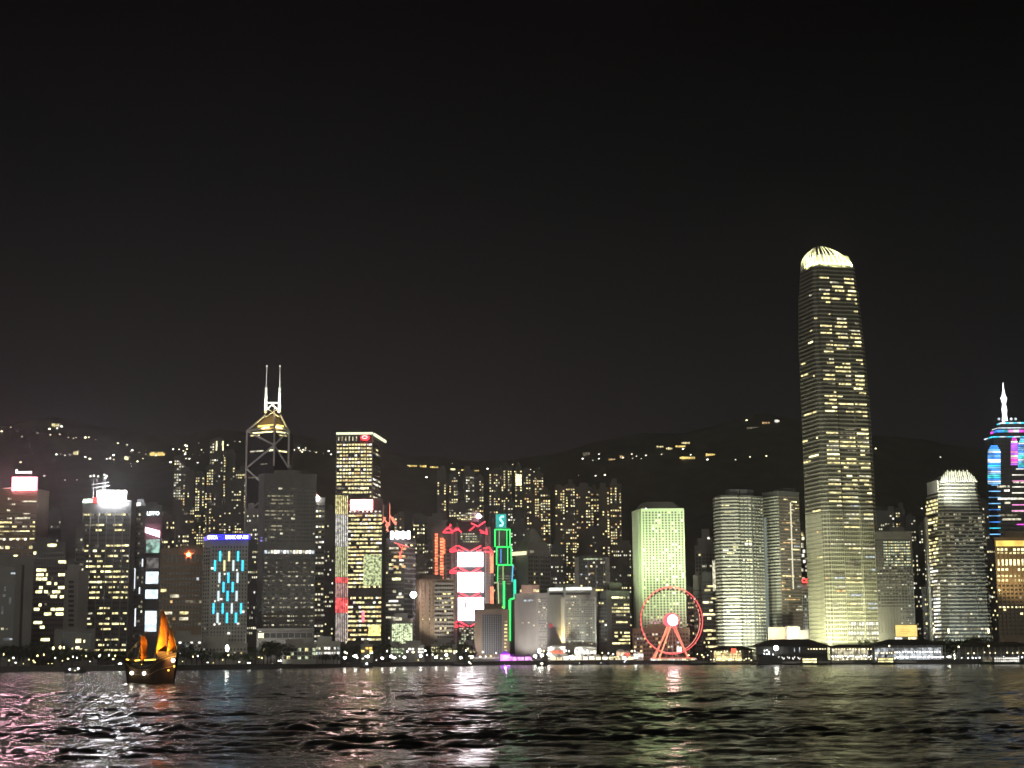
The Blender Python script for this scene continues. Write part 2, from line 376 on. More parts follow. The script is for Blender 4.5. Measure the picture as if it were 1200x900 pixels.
# hills
RX = [-600, -200, 0, 60, 150, 250, 350, 450, 520, 600, 680, 740, 800, 890, 960, 1060, 1200, 1500, 1900]
RYp = [520, 512, 500, 490, 506, 504, 514, 532, 538, 542, 526, 514, 508, 484, 500, 516, 540, 560, 600]
RIDGE = 2950.0
def ridge_h(px): return P(600, float(np.interp(px, RX, RYp)), RIDGE).z
def hill(x, y):
    px = CX + x / y * FPX * 1.0
    h = ridge_h(px) * (1 + .035 * noise.noise(Vector((x * .004, 3.3, 0))) + .02 * noise.noise(Vector((x * .017, 1.3, 0))))
    t = (y - 1950) / (RIDGE - 1950)
    if t <= 0: return GZ - .5
    if t < 1: f = t ** 1.15 * (1 - .0 * t)
    else: f = max(0, 1 - ((t - 1) / .9) ** 2 * .6)
    return GZ - .5 + h * f + 16 * math.sin(min(t, 1) * math.pi) * noise.noise(Vector((x * .006, y * .006, 0))) 
xs = np.linspace(-1700, 1900, 240); ys = np.concatenate([np.linspace(1940, RIDGE, 70), np.linspace(RIDGE + 30, 3700, 14)])
mb = MB(); mb.mi(M['hill_green'])
mb.v = [(float(x), float(y), hill(float(x), float(y))) for y in ys for x in xs]; nx = len(xs)
mb.f = [(j * nx + i, j * nx + i + 1, (j + 1) * nx + i + 1, (j + 1) * nx + i) for j in range(len(ys) - 1) for i in range(nx - 1)]; mb.m = [0] * len(mb.f)
mb.build('hills', smooth=True)['kind'] = 'structure'
def on_hill(px, py):
    for k in range(190):
        Y = 1955 + k * 6.0; q = P(px, py, Y)
        if q.z < hill(q.x, Y): return q
    q = P(px, py, 2900); return Vector((q.x, 2900, hill(q.x, 2900)))

# ------------------------------------------------------------------ waterfront towers, from the left
G_OFF = None
b = Bld('government_office', 'gate shaped grey office block with a dark glass hall, at the far left', [(-60, 1215), (40, 1215)], 655, M['grey_stone'], cat='office building')
b.panel(0, -60, 17, 664, 775, M['glass_dark'], 'glass_wall', .3); b.panel(0, 23.5, 26.5, 662, 775, M['black_roof'], 'groove', .3)
for x, y, w_, h_, mtx in ((15.5, 672, 5, 2, 'c'), (3, 737, 3, 2.5, 'p'), (8, 737, 2, 2, 'd'), (6, 690, 2, 5, 'dc'), (12, 704, 2.5, 8, 'dc'), (5, 698, 3, 3, 'dc'), (8, 749, 7, 3, 'dc'), (3, 715, 2, 9, 'dc'), (13, 749, 3, 2, 'c')):
    b.spotwin(0, x, y, w_, h_, mtx, .5)
b.done()
b = Bld('office_block', 'dark office block with scattered yellow windows right of the gate shaped building', [(38, 1300), (78, 1300)], 638, M['dark_stone'], cat='office building')
for x, y, w_ in ((48.5, 668, 11), (47, 673.5, 8), (55, 673.5, 2), (45.5, 678.5, 6), (52.5, 678.5, 5), (57.5, 683.5, 5), (65.5, 684, 3), (72, 688.5, 7), (48, 688.5, 4), (45.5, 693.5, 7), (54, 693.5, 4), (66, 693.5, 9), (63, 699, 7), (72.5, 699.5, 4), (47, 709, 3), (43, 714, 6), (62, 714, 5), (70, 714, 8.5), (56, 719.5, 8), (70, 719.5, 9), (44.5, 729.5, 9.5), (49.5, 735, 5), (53, 749.5, 10), (73, 658.5, 9), (70.5, 673.5, 4), (75, 673.5, 3), (61, 639, 10), (41, 648, 3)):
    b.spotwin(0, x, y, w_, 3.2, 'yb', .3)
b.win(0, 645, 760, 12, lit=.04, pal='dim'); b.done()
b = Bld('hotel_tower', 'brown tower with a glowing pink and white billboard on its roof, far left', [(-14, 1400), (44, 1400), (58, 1425)], 575, M['brown_stone'])
b.win(0, 600, 634, 16, rows=7, lit=.45, pal='yellow', hf=.42, u0=.15, run=True); b.win(0, 636, 655, 8, rows=2, lit=.2, pal='pale'); b.bands(0, 580, 740, fh=4.2, h=.3, t=.35)
for x in (5, 13, 21, 30, 47, 52): b.spotwin(0 if x < 44 else 1, x, 632, 2.6, 2.4, 'w', .6)
for x, y in ((11.5, 584.5), (16, 591), (10, 598)): b.spotwin(0, x, y, 3.5, 1.8, 'p', .5)
b.spotwin(0, 34, 587.5, 18, 1.4, 'p', .5); b.spotwin(0, 15.5, 652, 10, 3.2, 'yb', .5)
q = P(29, 574.4, 1398)
sg = MB().box(P(16, 567, 1398).x, P(42, 567, 1398).x, 1396, 1399, P(29, 573.5, 1398).z, P(29, 560.5, 1398).z, emit('screen_white', (1, .50, .60), 115)).build('billboard', b.root)
pk = emit('neon_pink', (1, .22, .28), 5)
fr = MB(); x0, x1 = P(14.6, 567, 1398).x, P(43.4, 567, 1398).x; z0, z1 = P(29, 575, 1398).z, P(29, 559, 1398).z
fr.box(x0, x0 + .8, 1395.6, 1399.4, z0, z1, pk).box(x1 - .8, x1, 1395.6, 1399.4, z0, z1, pk).box(x0 + .8, x1 - .8, 1395.6, 1399.4, z1 - .8, z1, pk).box(x0 + .8, x1 - .8, 1395.6, 1399.4, z0, z0 + .8, pk)
sub('frame', fr.mesh('frame'), sg)
mb = MB(); mk = emit('neon_white', (1, .95, .85), 5)
for i_, (x, wd) in enumerate(((19.5, 2.2), (22.2, 1.6), (24.5, 1.4), (27, 1.8), (29.5, 1.6), (32, 1.8), (34.4, 1.4), (36.6, 1.2))):
    a = P(x, 553, 1397); hh = 3 if i_ == 0 else 1.6; mb.box(a.x - wd * .3, a.x + wd * .3, 1396.4, 1397, a.z - 1.2, a.z - 1.2 + hh, mk)
a = P(28, 559, 1398); mb.box(a.x - 9, a.x + 9, 1397.2, 1397.6, a.z, a.z + 2.0, M['dark_metal'])
mb.build('sign', b.root); b.done()
b = Bld('ladder_block', 'narrow concrete block with a ladder like column of square openings, behind the portal hall', [(76, 1290), (92, 1290), (104, 1296)], 671, M['concrete'], cat='office building')
for r in range(10): b.spotwin(0, 83.5, 682 + r * 5.6, 6.0, 3.0, M['glass_dark'], .4)
b.bands(1, 675, 738, rows=11, h=.3, t=.5); b.done()
b = Bld('council_block', 'low dark hall framed by a thick grey portal, right of the gate shaped office', [(64, 1200), (112, 1200)], 737, M['grey_stone'], depth=25, cat='hall', roof=False)
b.panel(0, 72, 107, 741, 776, M['glass_dark'], 'glass_wall', .3)
for x, y, w_, h_ in ((92, 751, 6, 4.5), (91, 759, 4, 3), (99, 751.5, 1.4, 3), (75, 759, 2, 3), (101, 762, 3, 2), (95, 761, 3, 2), (85, 760, 1.4, 2)): b.spotwin(0, x, y, w_, h_, 'yb', .5)
b.done()
b = Bld('office_tower', 'dark slab tower with dim side wall left of the bright white billboard tower', [(89, 1330), (100, 1330)], 620, M['dark_stone'])
b.win(0, 630, 740, 4, lit=.12, pal='grey'); b.done()
b = Bld('billboard_tower', 'dark tower with a blazing white billboard and a red square on its roofline', [(97, 1370), (154, 1370), (160, 1385)], 589, M['dark_stone'])
b.win(0, 600, 765, 22, fh=4.3, lit=.25, pal='yellow', run=True, hf=.36, contrast=1.2, runs=(1, 1, 2, 2, 3, 5)); b.fins(0, 600, 765, 6, w=.8, mat=M['grey_stone'])
z0, z1 = P(132, 588.5, 1370).z, P(132, 575.5, 1370).z
MB().box(P(116.5, 580, 1370).x, P(148.5, 580, 1370).x, 1366, 1369, z0, z1, emit('screen_cold', (.95, .97, 1), 85)).build('billboard', b.root)
o = MB().box(P(109.6, 586, 1370).x, P(115.4, 586, 1370).x, 1366.5, 1369, P(112, 589.5, 1370).z, P(112, 583.5, 1370).z, emit('neon_red', (1, .05, .05), 3.5)).build('logo_square', b.root)
lettering('AUTO', P(102.5, 587, 1366.5), 8.2, 3.4, emit('neon_mint', (.75, 1, .75), 4), b.root, bold=.05)
mb = MB()
for x, y in ((106, 558), (110, 557.5), (115, 558), (122.5, 556.5), (125, 558), (123.5, 560)): q = P(x, y, 1372); mb.ball(q, .95, LIT['w'], 6, 4)
mb.build('aerial_lamp', b.root)['kind'] = 'stuff'
mb = MB()
for x in (110, 114, 121, 124): q = P(x, 558, 1372.4); mb.tube((q.x, q.y, b.z1 + 1), q, .25, .15, M['grey_metal'], 5)
for y in (568, 572): q = P(107, y, 1372.4); q2 = P(128, y - 3, 1372.4); mb.tube(q, q2, .22, .22, M['steel'], 5)
mb.build('aerial', b.root); b.done()
b = Bld('strip_tower', 'slim dark tower with white vertical light strips left of the screen tower', [(157, 1390), (171, 1390)], 592, M['dark_stone'])
b.win(0, 600, 760, 5, lit=.18, pal='grey')
sw_ = emit('strip_white', (.85, .92, 1), 1.5)
for x, ya, yb_ in ((157.8, 597, 603), (157.8, 620, 640), (155.8 + 2, 666, 690), (163.5, 688, 696), (158.5, 713, 734), (167, 655, 664)): b.panel(0, x - .7, x + .7, ya, yb_, sw_, 'light_strip', .5)
b.panel(0, 158.5, 165, 589, 592.5, LIT['w'], 'crown_light', .8); b.done()
b = Bld('screen_tower', 'tower with a pink billboard and stacked white video screens, left of the junk sails', [(168, 1420), (190, 1420)], 594, M['dark_stone'])
lettering('LIPPO', P(179.5, 601.5, 1418.6), 14.5 * mpp(1420), 4.6 * mpp(1420), emit('neon_cyan_white', (.85, 1, 1), 3), b.root, bold=.04)
z0, z1 = P(179, 630, 1420).z, P(179, 617, 1420).z; mb = MB(); xa, xb = P(167.5, 620, 1420).x, P(188, 620, 1420).x
mb.hexa([(xa, 1412, z0 + 5), (xb, 1415, z0), (xb, 1418, z0), (xa, 1418, z0 + 5), (xa, 1412, z1), (xb, 1415, z1 - 4), (xb, 1418, z1 - 4), (xa, 1418, z1)], emit('screen_pink', (1, .42, .55), 9, .35, .12)).build('billboard', b.root)
scr = emit('screen_blue_white', (.72, .86, .95), 1.9, .35, .15)
b.panel(0, 171.5, 187, 632, 648, emit('screen_mint', (.35, .62, .52), .9, .8, .2), 'screen'); b.panel(0, 172, 186, 654, 666, emit('screen_dim', (.4, .38, .36), .35, .8, .3), 'screen')
b.panel(0, 171, 185.5, 670, 684, scr, 'screen'); b.panel(0, 170.5, 185, 691, 701.5, scr, 'screen'); b.panel(0, 170, 183.5, 716, 740, scr, 'screen')
b.bands(0, 600, 760, fh=5, h=.2, t=.3); b.done()
b = Bld('headquarters_block', 'broad dark block with square openings under its roof, left of the hotel', [(188, 1330), (243, 1330)], 645, M['brown_stone'], depth=30, cat='office building')
for k in range(9): b.panel(0, 192 + k * 5.4, 195.4 + k * 5.4, 650, 659, M['glass_dark'], 'opening', .2)
b.win(0, 662, 735, 14, fh=4.6, lit=.10, pal='mixed', run=True, runs=(1, 1, 2, 3)); b.done()
for x, y in ((204, 674), (205, 703), (204, 727)): pass
o = thing('beacon', 'glowing orange red star beacon on the roof of the broad dark block', 'beacon', P(221, 652, 1329)); q = P(221, 650, 1329)
mb = MB(); mb.ball(q, 1.7, emit('beacon_orange', (1, .28, .08), 16), 8, 5)
for k in range(5):
    a = math.pi / 2 + k * 2 * math.pi / 5; mb.tube(q, q + Vector((math.cos(a), 0, math.sin(a))) * 3.6, .9, .1, emit('beacon_red', (1, .12, .04), 6), 5)
mb.build('star', o); MB().tube((q.x, q.y + 1, b.z1), (q.x, q.y + 1, q.z), .3, .2, M['dark_metal'], 6).build('mast', o)
b = Bld('low_block', 'low pale block with rows of white windows on the quay, right of the junk', [(199, 1240), (237, 1240)], 747, M['concrete'], depth=20, cat='office building')
b.win(0, 751, 768, 8, rows=4, lit=.75, pal='white', wf=.6, hf=.5); b.done()
# hotel with the blue light bars
b = Bld('light_bar_hotel', 'pale hotel with blue and yellow light bars and a blue lettered roof sign', [(238.5, 1296), (247, 1290), (291, 1290)], 633, M['pale_stone'])
b.win(1, 639, 757, 12, rows=26, lit=.02, pal='white', wf=.42, hf=.5, dark='glass_dark', u0=.03, u1=.99); b.win(0, 640, 757, 3, rows=26, lit=.02, pal='dim', wf=.45, hf=.5)
cy_, ye, wh = emit('bar_cyan', (.04, .62, .95), 2.2), emit('bar_yellow', (1, .92, .45), 1.3), emit('bar_white', (.75, .95, 1), 1.3)
def bars(y0, y1, items):
    for x, c_ in items: b.panel(1, x - 1.1, x + 1.1, y0, y1, {'c': cy_, 'y': ye, 'w': wh}[c_], 'light_bar', .5)
bars(646, 657.5, ((258, 'c'), (268.5, 'y'), (279, 'c'))); bars(656.5, 669, ((252, 'c'), (263, 'y'), (273.5, 'w'), (284.3, 'c')))
bars(671, 683, ((257.2, 'w'), (267.7, 'c'), (278.4, 'w'))); bars(682, 694, ((262, 'c'), (272.7, 'c'))); bars(692.5, 704.5, ((256, 'w'), (266.7, 'c'), (277.3, 'w')))
bars(707, 719, ((250.3, 'c'), (261, 'c'), (271.7, 'w'), (282.5, 'c'))); bars(718, 730, ((255, 'w'), (266, 'c'), (276.5, 'c')))
for x, y in ((249, 666), (259, 702), (285, 717), (279, 731), (257, 731), (268, 742)): b.spotwin(1, x, y, 2.6, 2, 'w', .7)
MB().box(P(246, 630, 1288).x, P(293, 630, 1288).x, 1287, 1289.5, P(270, 632.6, 1288).z, P(270, 626.2, 1288).z, emit('sign_blue', (.05, .04, .85), 1.6)).build('sign_board', b.root)
xa = P(246, 630, 1288).x; xc = P(237.5, 630, 1288).x
MB().hexa([(xc, 1294, b.z1 - .2), (xa - .05, 1287, b.z1 + .3), (xa - .05, 1289.5, b.z1 + .3), (xc, 1296, b.z1 - .2), (xc, 1294, b.z1 + 2.6), (xa - .05, 1287, b.z1 + 4.2), (xa - .05, 1289.5, b.z1 + 4.2), (xc, 1296, b.z1 + 2.6)], emit('sign_violet', (.2, .15, 1), 1.2)).build('sign_wing', b.root)
lw = emit('letter_white', (.9, .9, 1), 5)
lettering('ERICA', P(249.3, 629.6, 1286.8), 11.4 * mpp(1288), 4.2 * mpp(1288), lw, b.root, bold=.03)
lettering('BANK OF AM', P(277.5, 629.4, 1286.8), 26 * mpp(1288), 4.2 * mpp(1288), lw, b.root, bold=.03)
MB().box(P(256.5, 629, 1286.6).x, P(262, 629, 1286.6).x, 1286.4, 1286.9, P(259, 631.8, 1287).z, P(259, 627, 1287).z, emit('logo_blue', (.02, .02, 1), 2.4)).build('logo', b.root)
b.done()
b = Bld('hotel_podium', 'pale low podium wing in front of the blue barred hotel', [(232, 1262), (290, 1262)], 756, M['pale_stone'], depth=22, cat='podium')
b.win(0, 759, 772, 14, rows=3, lit=.12, pal='pale', wf=.5); b.done()
# braced glass tower with twin masts
def boc():
    Y = 1560
    root = thing('braced_tower', 'dark glass tower with crossed white braces, gold lit crown and twin white masts', 'tower', (P(314, 760, Y).x, Y, GZ))
    q = lambda px, py, dy=0: P(px, py, Y + dy)
    xl, xm, xr = q(290, 510).x, q(321.5, 520, -14).x, q(338, 515).x
    zt = q(314, 505).z; z1 = q(314, 499).z; zp = q(321, 486).z
    poly = [Vector((xl, Y)), Vector((xm, Y - 14)), Vector((xr, Y)), Vector((xr, Y + 34)), Vector((xl, Y + 34))]
    g = wallmat('tower_glass', (.035, .035, .04), rough=.25)
    MB().prism(poly, GZ, zt, g).build('glass_shaft', root)
    apex = Vector((q(319, 492).x, Y + 8, zp)); mb = MB(); n = len(poly); gg = wallmat('crown_glass', (.30, .22, .12), rough=.4)
    t = [Vector((apex.x + (p.x - apex.x) * .22, apex.y + (p.y - apex.y) * .22)) for p in poly]; bm_ = [Vector((p.x + (apex.x - p.x) * .12, p.y + (apex.y - p.y) * .12)) for p in poly]
    mb.prism(bm_, zt + .01, zp, gg, top=t); mb.build('crown', root)
    gy = emit('crown_gold', (1, .78, .2), 2.2)
    zb = q(314, 499.5).z
    k = (zb - zt) / (zp - zt); ring = [a + (c - a) * k for a, c in zip(bm_, t)]
    mb = MB()
    for a, c in ((0, 1), (1, 2)):
        A, B = ring[a], ring[c]; d = (B - A).normalized(); nn = Vector((d.y, -d.x)); mb.slab(A + d * 3, B - d * 1, zb - 1.0, zb + .9, nn, -1, .9, gy)
    mb.build('light_band', root)
    def lightrow(py, ea, f0, f1, key, h):
        z = P(314, py, Y).z
        for e_ in ea:
            A, B = poly[e_], poly[e_ + 1]; d = (B - A).normalized(); nn = Vector((d.y, -d.x)); L = (B - A).length
            MB().slab(A + d * L * f0, A + d * L * f1, z - h / 2, z + h / 2, nn, .01, .25, LIT[key]).build('lit_floor', root)
    lightrow(508, (0, 1), .12, .95, 'yb', 1.2); lightrow(511, (0,), .12, .45, 'y', 1.0); lightrow(511.5, (1,), .3, .9, 'y', .9); lightrow(529.5, (0,), .12, .6, 'p', 1.2); lightrow(529.5, (0,), .75, 1, 'yb', 1.4); lightrow(530, (1,), .2, .9, 'yb', 1.3)
    lightrow(545, (0,), .5, .75, 'd', .8)
    for py in (560, 600, 610, 622, 640, 661, 690, 705): lightrow(py, (0,), random.uniform(.0, .2), random.uniform(.3, .6), 'd', 1)
    st = wallmat('brace_metal', (.5, .5, .5), rough=.4); P3 = lambda v, z: Vector((v[0], v[1], z))
    a0, a1, a2 = P3((xl - .5, Y - .8), 0), P3((xm, Y - 15), 0), P3((xr + .5, Y - .8), 0)
    up = lambda a, py: Vector((a.x, a.y, P(314, py, Y).z)); r = .95
    br = lambda a, c: MB().tube(a, c, r, r, st, 6).build('brace', root)
    for a in (a0, a1, a2): br(up(a, 760 if a is a0 else 548), up(a, 505 if a is not a1 else 492))
    br(up(a0, 549), up(a1, 524)); br(up(a1, 524), up(a2, 505)); br(up(a0, 505), up(a1, 524)); br(up(a1, 524), up(a2, 548)); br(up(a0, 549), up(a1, 580)); br(up(a0, 600), up(a1, 580)); br(up(a0, 600), up(a1, 640))
    br(up(a0, 505), up(a1, 502)) ; br(up(a1, 502), up(a2, 505)); br(up(a0, 505), Vector((q(311, 488).x, Y + 2, zp))); br(up(a2, 506), Vector((q(328, 488).x, Y + 2, zp)))
    ms = wallmat('mast_white', (.85, .85, .82), rough=.4)
    def mast(x0, x1_, x2_):
        mb = MB(); A = q(x0, 482); B = q(x1_, 455); C = q(x2_, 429); mb.tube(A, B, 1.5, 1.15, ms).tube(B, C, .6, .4, ms).ball(B, 1.5, ms, 6, 4).ball(C, .8, LIT['w'], 6, 4).ball(A, 1.9, ms, 6, 4); return mb.build('mast', root)
    mast(311.3, 311.8, 312.8); mast(327.2, 328, 328)
    mb = MB(); mb.tube(q(312, 472), q(327.5, 472), .9, .9, ms); mb.tube(q(312, 481), q(319, 474), .6, .6, ms).tube(q(327, 481), q(319, 474), .6, .6, ms).tube(q(321.5, 490), q(321.5, 478), .8, .6, st); mb.tube(q(311, 489), q(327, 478), .6, .6, st).tube(q(328, 489), q(312, 478), .6, .6, st); mb.build('mast_bridge', root)
    for x in (309, 331): spot(q(x, 489, -9), q(319.5, 455), 6e5, (.97, 1, .85), 60)
    for x in (309, 329): spot(q(x, 503, -17), q(318, 492, 6), 1.6e5, (1, .75, .3), 80)
boc()
b = Bld('grey_slab_tower', 'broad grey slab tower with dim window rows, in front of the braced tower', [(303.5, 1350), (310, 1343), (371, 1350)], 557, M['grey_stone'], depth=40)
b.win(1, 570, 636, 14, rows=15, lit=.3, pal='grey', run=True, dark='glass_grey', hf=.45, u0=.02, u1=.6, contrast=1.1); b.win(1, 570, 636, 8, rows=15, lit=.04, pal='grey', dark='glass_grey', hf=.45, u0=.62, u1=.98)
b.win(1, 643, 650, 16, rows=1, lit=1.3, pal='white', hf=.6, wf=.8, contrast=0); b.panel(1, 309, 369, 650.5, 656, M['glass_dark'], 'dark_floor', .25)
b.win(1, 657, 735, 13, rows=15, lit=.5, pal='grey', dark='glass_grey', hf=.4, wf=.62, contrast=.6); b.bands(1, 657, 735, rows=15, h=.3, t=.5); b.fins(1, 657, 735, 7, w=1.2, t=.7); b.fins(1, 557, 636, 8, w=.8, t=.5)
b.bands(0, 570, 735, rows=32, h=.35, t=.4); b.spotwin(0, 306, 632, 4, 5, emit('violet_glow', (.35, .3, 1), .8, .4)); b.spotwin(1, 312, 632, 2.4, 5, 'dc')
b.done(); spot((b.c.x - 10, 1285, 6), (b.c.x, 1343, 60), 2.2e5, (1, .97, .9), 90)
b = Bld('slab_podium', 'grey podium with recessed upper gallery at the foot of the broad grey slab tower', [(301, 1325), (368, 1325)], 737, M['concrete'], depth=20, cat='podium', roof=False)
b.win(0, 741, 748, 9, rows=1, lit=.05, wf=.85, hf=.8); b.spotwin(0, 305, 741, 2.5, 3, 'w'); b.bands(0, 737, 741, rows=1, h=.4, t=1); b.done()
b = Bld('glass_pavilion', 'low glass hall lit green and white at the foot of the grey slab tower', [(331, 1262), (371, 1262)], 757, M['concrete'], depth=14, cat='pavilion')
b.win(0, 759, 773, 9, rows=3, lit=.9, pal='green', wf=.85, hf=.75); b.done()
b = Bld('terrace_building', 'white framed terrace building with bright open floors, left of the gold office', [(368, 1300), (399, 1300)], 754, M['white_metal'], depth=16, cat='building')
b.win(0, 757, 774, 8, rows=3, lit=.8, pal='white', wf=.7, hf=.5); b.bands(0, 755, 775, rows=3, h=.15, t=1.2); b.fins(0, 754, 775, 6, w=.5, t=1.1); b.done()
b = Bld('slim_tower', 'slim tower with white lit floors behind the right edge of the grey slab tower', [(366, 1480), (381, 1480)], 585, M['grey_stone'])
b.win(0, 590, 755, 4, fh=4.6, lit=.6, pal='pale', hf=.35, contrast=.6); b.done()
o = thing('beacon_lamp', 'bright white and red beacon lamp on the slim tower beside the grey slab', 'lamp', P(371.5, 588, 1478)); q = P(371.5, 584, 1478)
MB().ball(q, 2.4, emit('beacon_white', (1, .95, .88), 22), 10, 6).build('lamp_head', o); MB().ball(q + Vector((-.6, .5, 2.4)), 1.5, emit('beacon_pink', (1, .25, .2), 5), 8, 5).build('warning_light', o); MB().tube((q.x, q.y, b.z1), q, .4, .3, M['dark_metal'], 6).build('post', o)
# gold office towers
b = Bld('gold_office_tower', 'office tower with glowing gold floors and a red oval sign at its top', [(394, 1660), (437, 1660), (446.5, 1700)], 508, M['dark_stone'], depth=30)
b.win(0, 519, 565, 12, rows=11, lit=.95, pal='hot', hf=.52, wf=.82, contrast=.12); b.win(0, 511, 517, 6, rows=1, lit=.8, pal='pale', wf=.3, hf=.9, contrast=0, u1=.6); b.win(0, 565, 760, 12, rows=40, lit=.5, pal='yellow', hf=.45, run=True)
b.win(1, 512, 700, 3, rows=36, lit=.4, pal='pale', hf=.4, wf=.8); b.fins(0, 508, 700, 6, w=.7, t=.6, mat=M['grey_metal'])
b.panel(0, 394, 437, 506.8, 509.2, emit('roof_light', (.95, 1, .65), 1.6), 'roof_light', 1.2); b.panel(1, 437.3, 446, 507, 510, emit('roof_light', (.95, 1, .65), 1.6), 'roof_light', 1.2)
q = P(427.8, 513, 1657.5); rr = emit('sign_red', (1, .03, .04), 4); mb = MB()
mb.ball(q, 4.6, rr, 14, 8, sz=.62); o = mb.build('sign', b.root, True)
mb = MB()
for k in range(14):
    a, c = (k / 14 * 2 * math.pi, (k + 1) / 14 * 2 * math.pi); f = lambda t: q + Vector((math.cos(t) * 2.6, -4.5, math.sin(t) * 1.4)); mb.tube(f(a), f(c), .35, .35, emit('sign_pale_red', (1, .35, .35), 5), 5)
sub('ring', mb.mesh('ring'), o); b.done()
b = Bld('front_office', 'stepped office block crowded with bright yellow floors, in front of the gold tower', [(407.5, 1560), (448.5, 1560)], 586, M['dark_stone'], depth=40, cat='office building')
b.win(0, 602, 690, 12, rows=19, lit=.88, pal='hot', hf=.48, wf=.9, contrast=.15); b.win(0, 698, 752, 12, rows=10, lit=.82, pal='hot', hf=.45, wf=.9, contrast=.2)
b.win(0, 598, 601, 8, rows=1, lit=1, pal='white', wf=.4, hf=.6, contrast=0); b.panel(0, 426, 447, 650, 686, emit('advert_mesh', (.72, .82, .42), .9, .8, .5), 'mesh_screen', .5)
b.panel(0, 411.5, 436.5, 586.5, 597.5, emit('screen_rose', (1, .62, .60), 60), 'billboard', 3, frame=emit('neon_rose', (1, .2, .18), 4))
b.panel(0, 424, 427, 716, 729, emit('advert_red', (1, .15, .2), 3, .5), 'red_advert', .6); b.panel(0, 432, 446, 733, 745, emit('advert_gold', (1, .85, .25), 2, .5), 'gold_advert', .6); b.done()
b = Bld('media_wall_slab', 'narrow slab striped with thin vertical white, yellow and red light lines', [(392, 1545), (407, 1552)], 579, M['dark_stone'], depth=30, cat='office building')
def vbars(mt_, y0, y1, xs_, wd=.75):
    for x in xs_: b.panel(0, x - wd / 2, x + wd / 2, y0, y1, mt_, 'light_line', .6)
lx = [393.6 + 2.05 * k for k in range(7)]
vbars(emit('line_yellow', (.95, .85, .4), 1.3, .6), 580, 602, lx); vbars(emit('line_white', (.9, .88, .8), 1.1, .6), 602.4, 640, lx); vbars(emit('line_lime', (.85, .88, .5), 1.0, .5), 640.4, 676, lx)
vbars(emit('line_red', (1, .14, .14), 1.5, .5), 676.4, 683, lx, 1.3); vbars(emit('line_rose', (.95, .55, .5), .9, .5), 683.4, 700, lx); vbars(emit('line_red', (1, .14, .14), 1.5, .5), 700.4, 718, lx, 1.3); vbars(emit('line_pale', (.9, .75, .68), .8, .5), 718.4, 752, lx); b.done()
b = Bld('neon_tower', 'dark tower with a white glowing roof sign, under a red lit crane', [(452, 1640), (474, 1640), (487, 1655)], 633, M['dark_stone'])
b.win(0, 640, 750, 7, lit=.22, pal='pale', run=True); b.win(1, 636, 750, 4, lit=.2, pal='dim', dark='glass_grey'); b.bands(1, 636, 750, fh=5, h=.3, t=.5, mat=M['grey_metal'])
for x, y, w_, k_ in ((465, 652.5, 8, 'o'), (473, 652, 5, 'o'), (464, 664, 7, 'o'), (473, 664, 5, 'o'), (464.5, 678.5, 10, 'yb'), (475, 643, 4, 'o'), (462, 693, 4, 'p'), (469, 696, 3, 'w')): b.spotwin(0, x, y, w_, 2.8, k_, .6)
lettering('1001', P(469, 627, 1637), 23 * mpp(1640), 9.5 * mpp(1640), emit('sign_blazing', (1, .97, 1), 9), b.root, bold=.09, name='sign')
mb = MB(); rn = emit('neon_scarlet', (1, .14, .12), 2.2)
for a, c in (((462, 636), (479, 641)), ((466, 637), (471, 643)), ((468, 647), (470, 655)), ((472, 640), (468, 655))): mb.tube(P(a[0], a[1], 1636), P(c[0], c[1], 1636), .5, .5, rn, 6)
mb.build('neon_tube', b.root); b.done()
o = thing('roof_crane', 'red lit lattice crane with two thin masts on the dark tower roof', 'crane', P(458, 622, 1650)); rd = emit('crane_red', (1, .25, .16), 1.8)
for x, y0, y1, k_ in ((456.7, 590, 616, rd), (449.2, 591, 612, emit('crane_rose', (.8, .35, .32), .4))): MB().tube(P(x, y1, 1650), P(x, y0, 1650), .5, .3, k_, 6).build('mast', o)
mb = MB()
for a, c in (((449, 606), (455, 615)), ((457, 604), (462, 613)), ((462, 613), (465, 612)), ((452, 614), (455, 623)), ((456, 612), (453, 622)), ((448, 613), (452, 606)), ((460, 606), (464, 615))): mb.tube(P(a[0], a[1], 1650), P(c[0], c[1], 1650), .8, .8, rd, 6)
mb.build('jib', o)
b = Bld('glass_cube', 'low glass cube shimmering pale green beside the pink edged slab', [(457, 1610), (484, 1610)], 727, M['concrete'], depth=20, cat='pavilion')
b.panel(0, 459, 483, 731, 754, emit('cube_glow', (.86, .98, .58), 1.25, .85, .55), 'glass_screen', .4); b.fins(0, 730, 755, 12, w=.3, t=.7, mat=M['grey_metal']); b.panel(0, 461, 471, 723.5, 727, LIT['p'], 'roof_light', .4); b.done()
b = Bld('pink_edged_slab', 'brown slab block with a pink lit rounded edge and dark balcony bands', [(487, 1622), (492, 1612), (507, 1612), (533, 1612)], 681, M['brown_stone'], depth=30, cat='office building')
b.bands(2, 684, 754, rows=14, h=.5, t=1.4, mat=M['concrete'], u0=.08, u1=.95); b.win(2, 684, 754, 8, rows=14, lit=.14, pal='yellow', hf=.45, u0=.1, u1=.94)
for x, y in ((521, 696), (526, 696), (514, 701), (530, 701), (523, 706), (512, 713), (529, 714)): b.spotwin(2, x, y, 4, 1.8, 'y', .7)
b.fins(1, 681, 755, 3, w=1.4, t=1.0); b.win(1, 690, 752, 2, rows=13, lit=.1, pal='pale', wf=.2, hf=.35)
b.done(); spot(P(483, 771, 1590), P(489, 690, 1612), 9e5, (1, .5, .42), 26); spot(P(505, 773, 1570), P(512, 700, 1612), 1.1e6, (1, .88, .7), 60)
o = thing('flood_lamp', 'blinding white floodlamp on a mast at the pink edged slab corner', 'lamp', (P(484.5, 700, 1602).x, 1602, GZ)); q = P(484.5, 697, 1602)
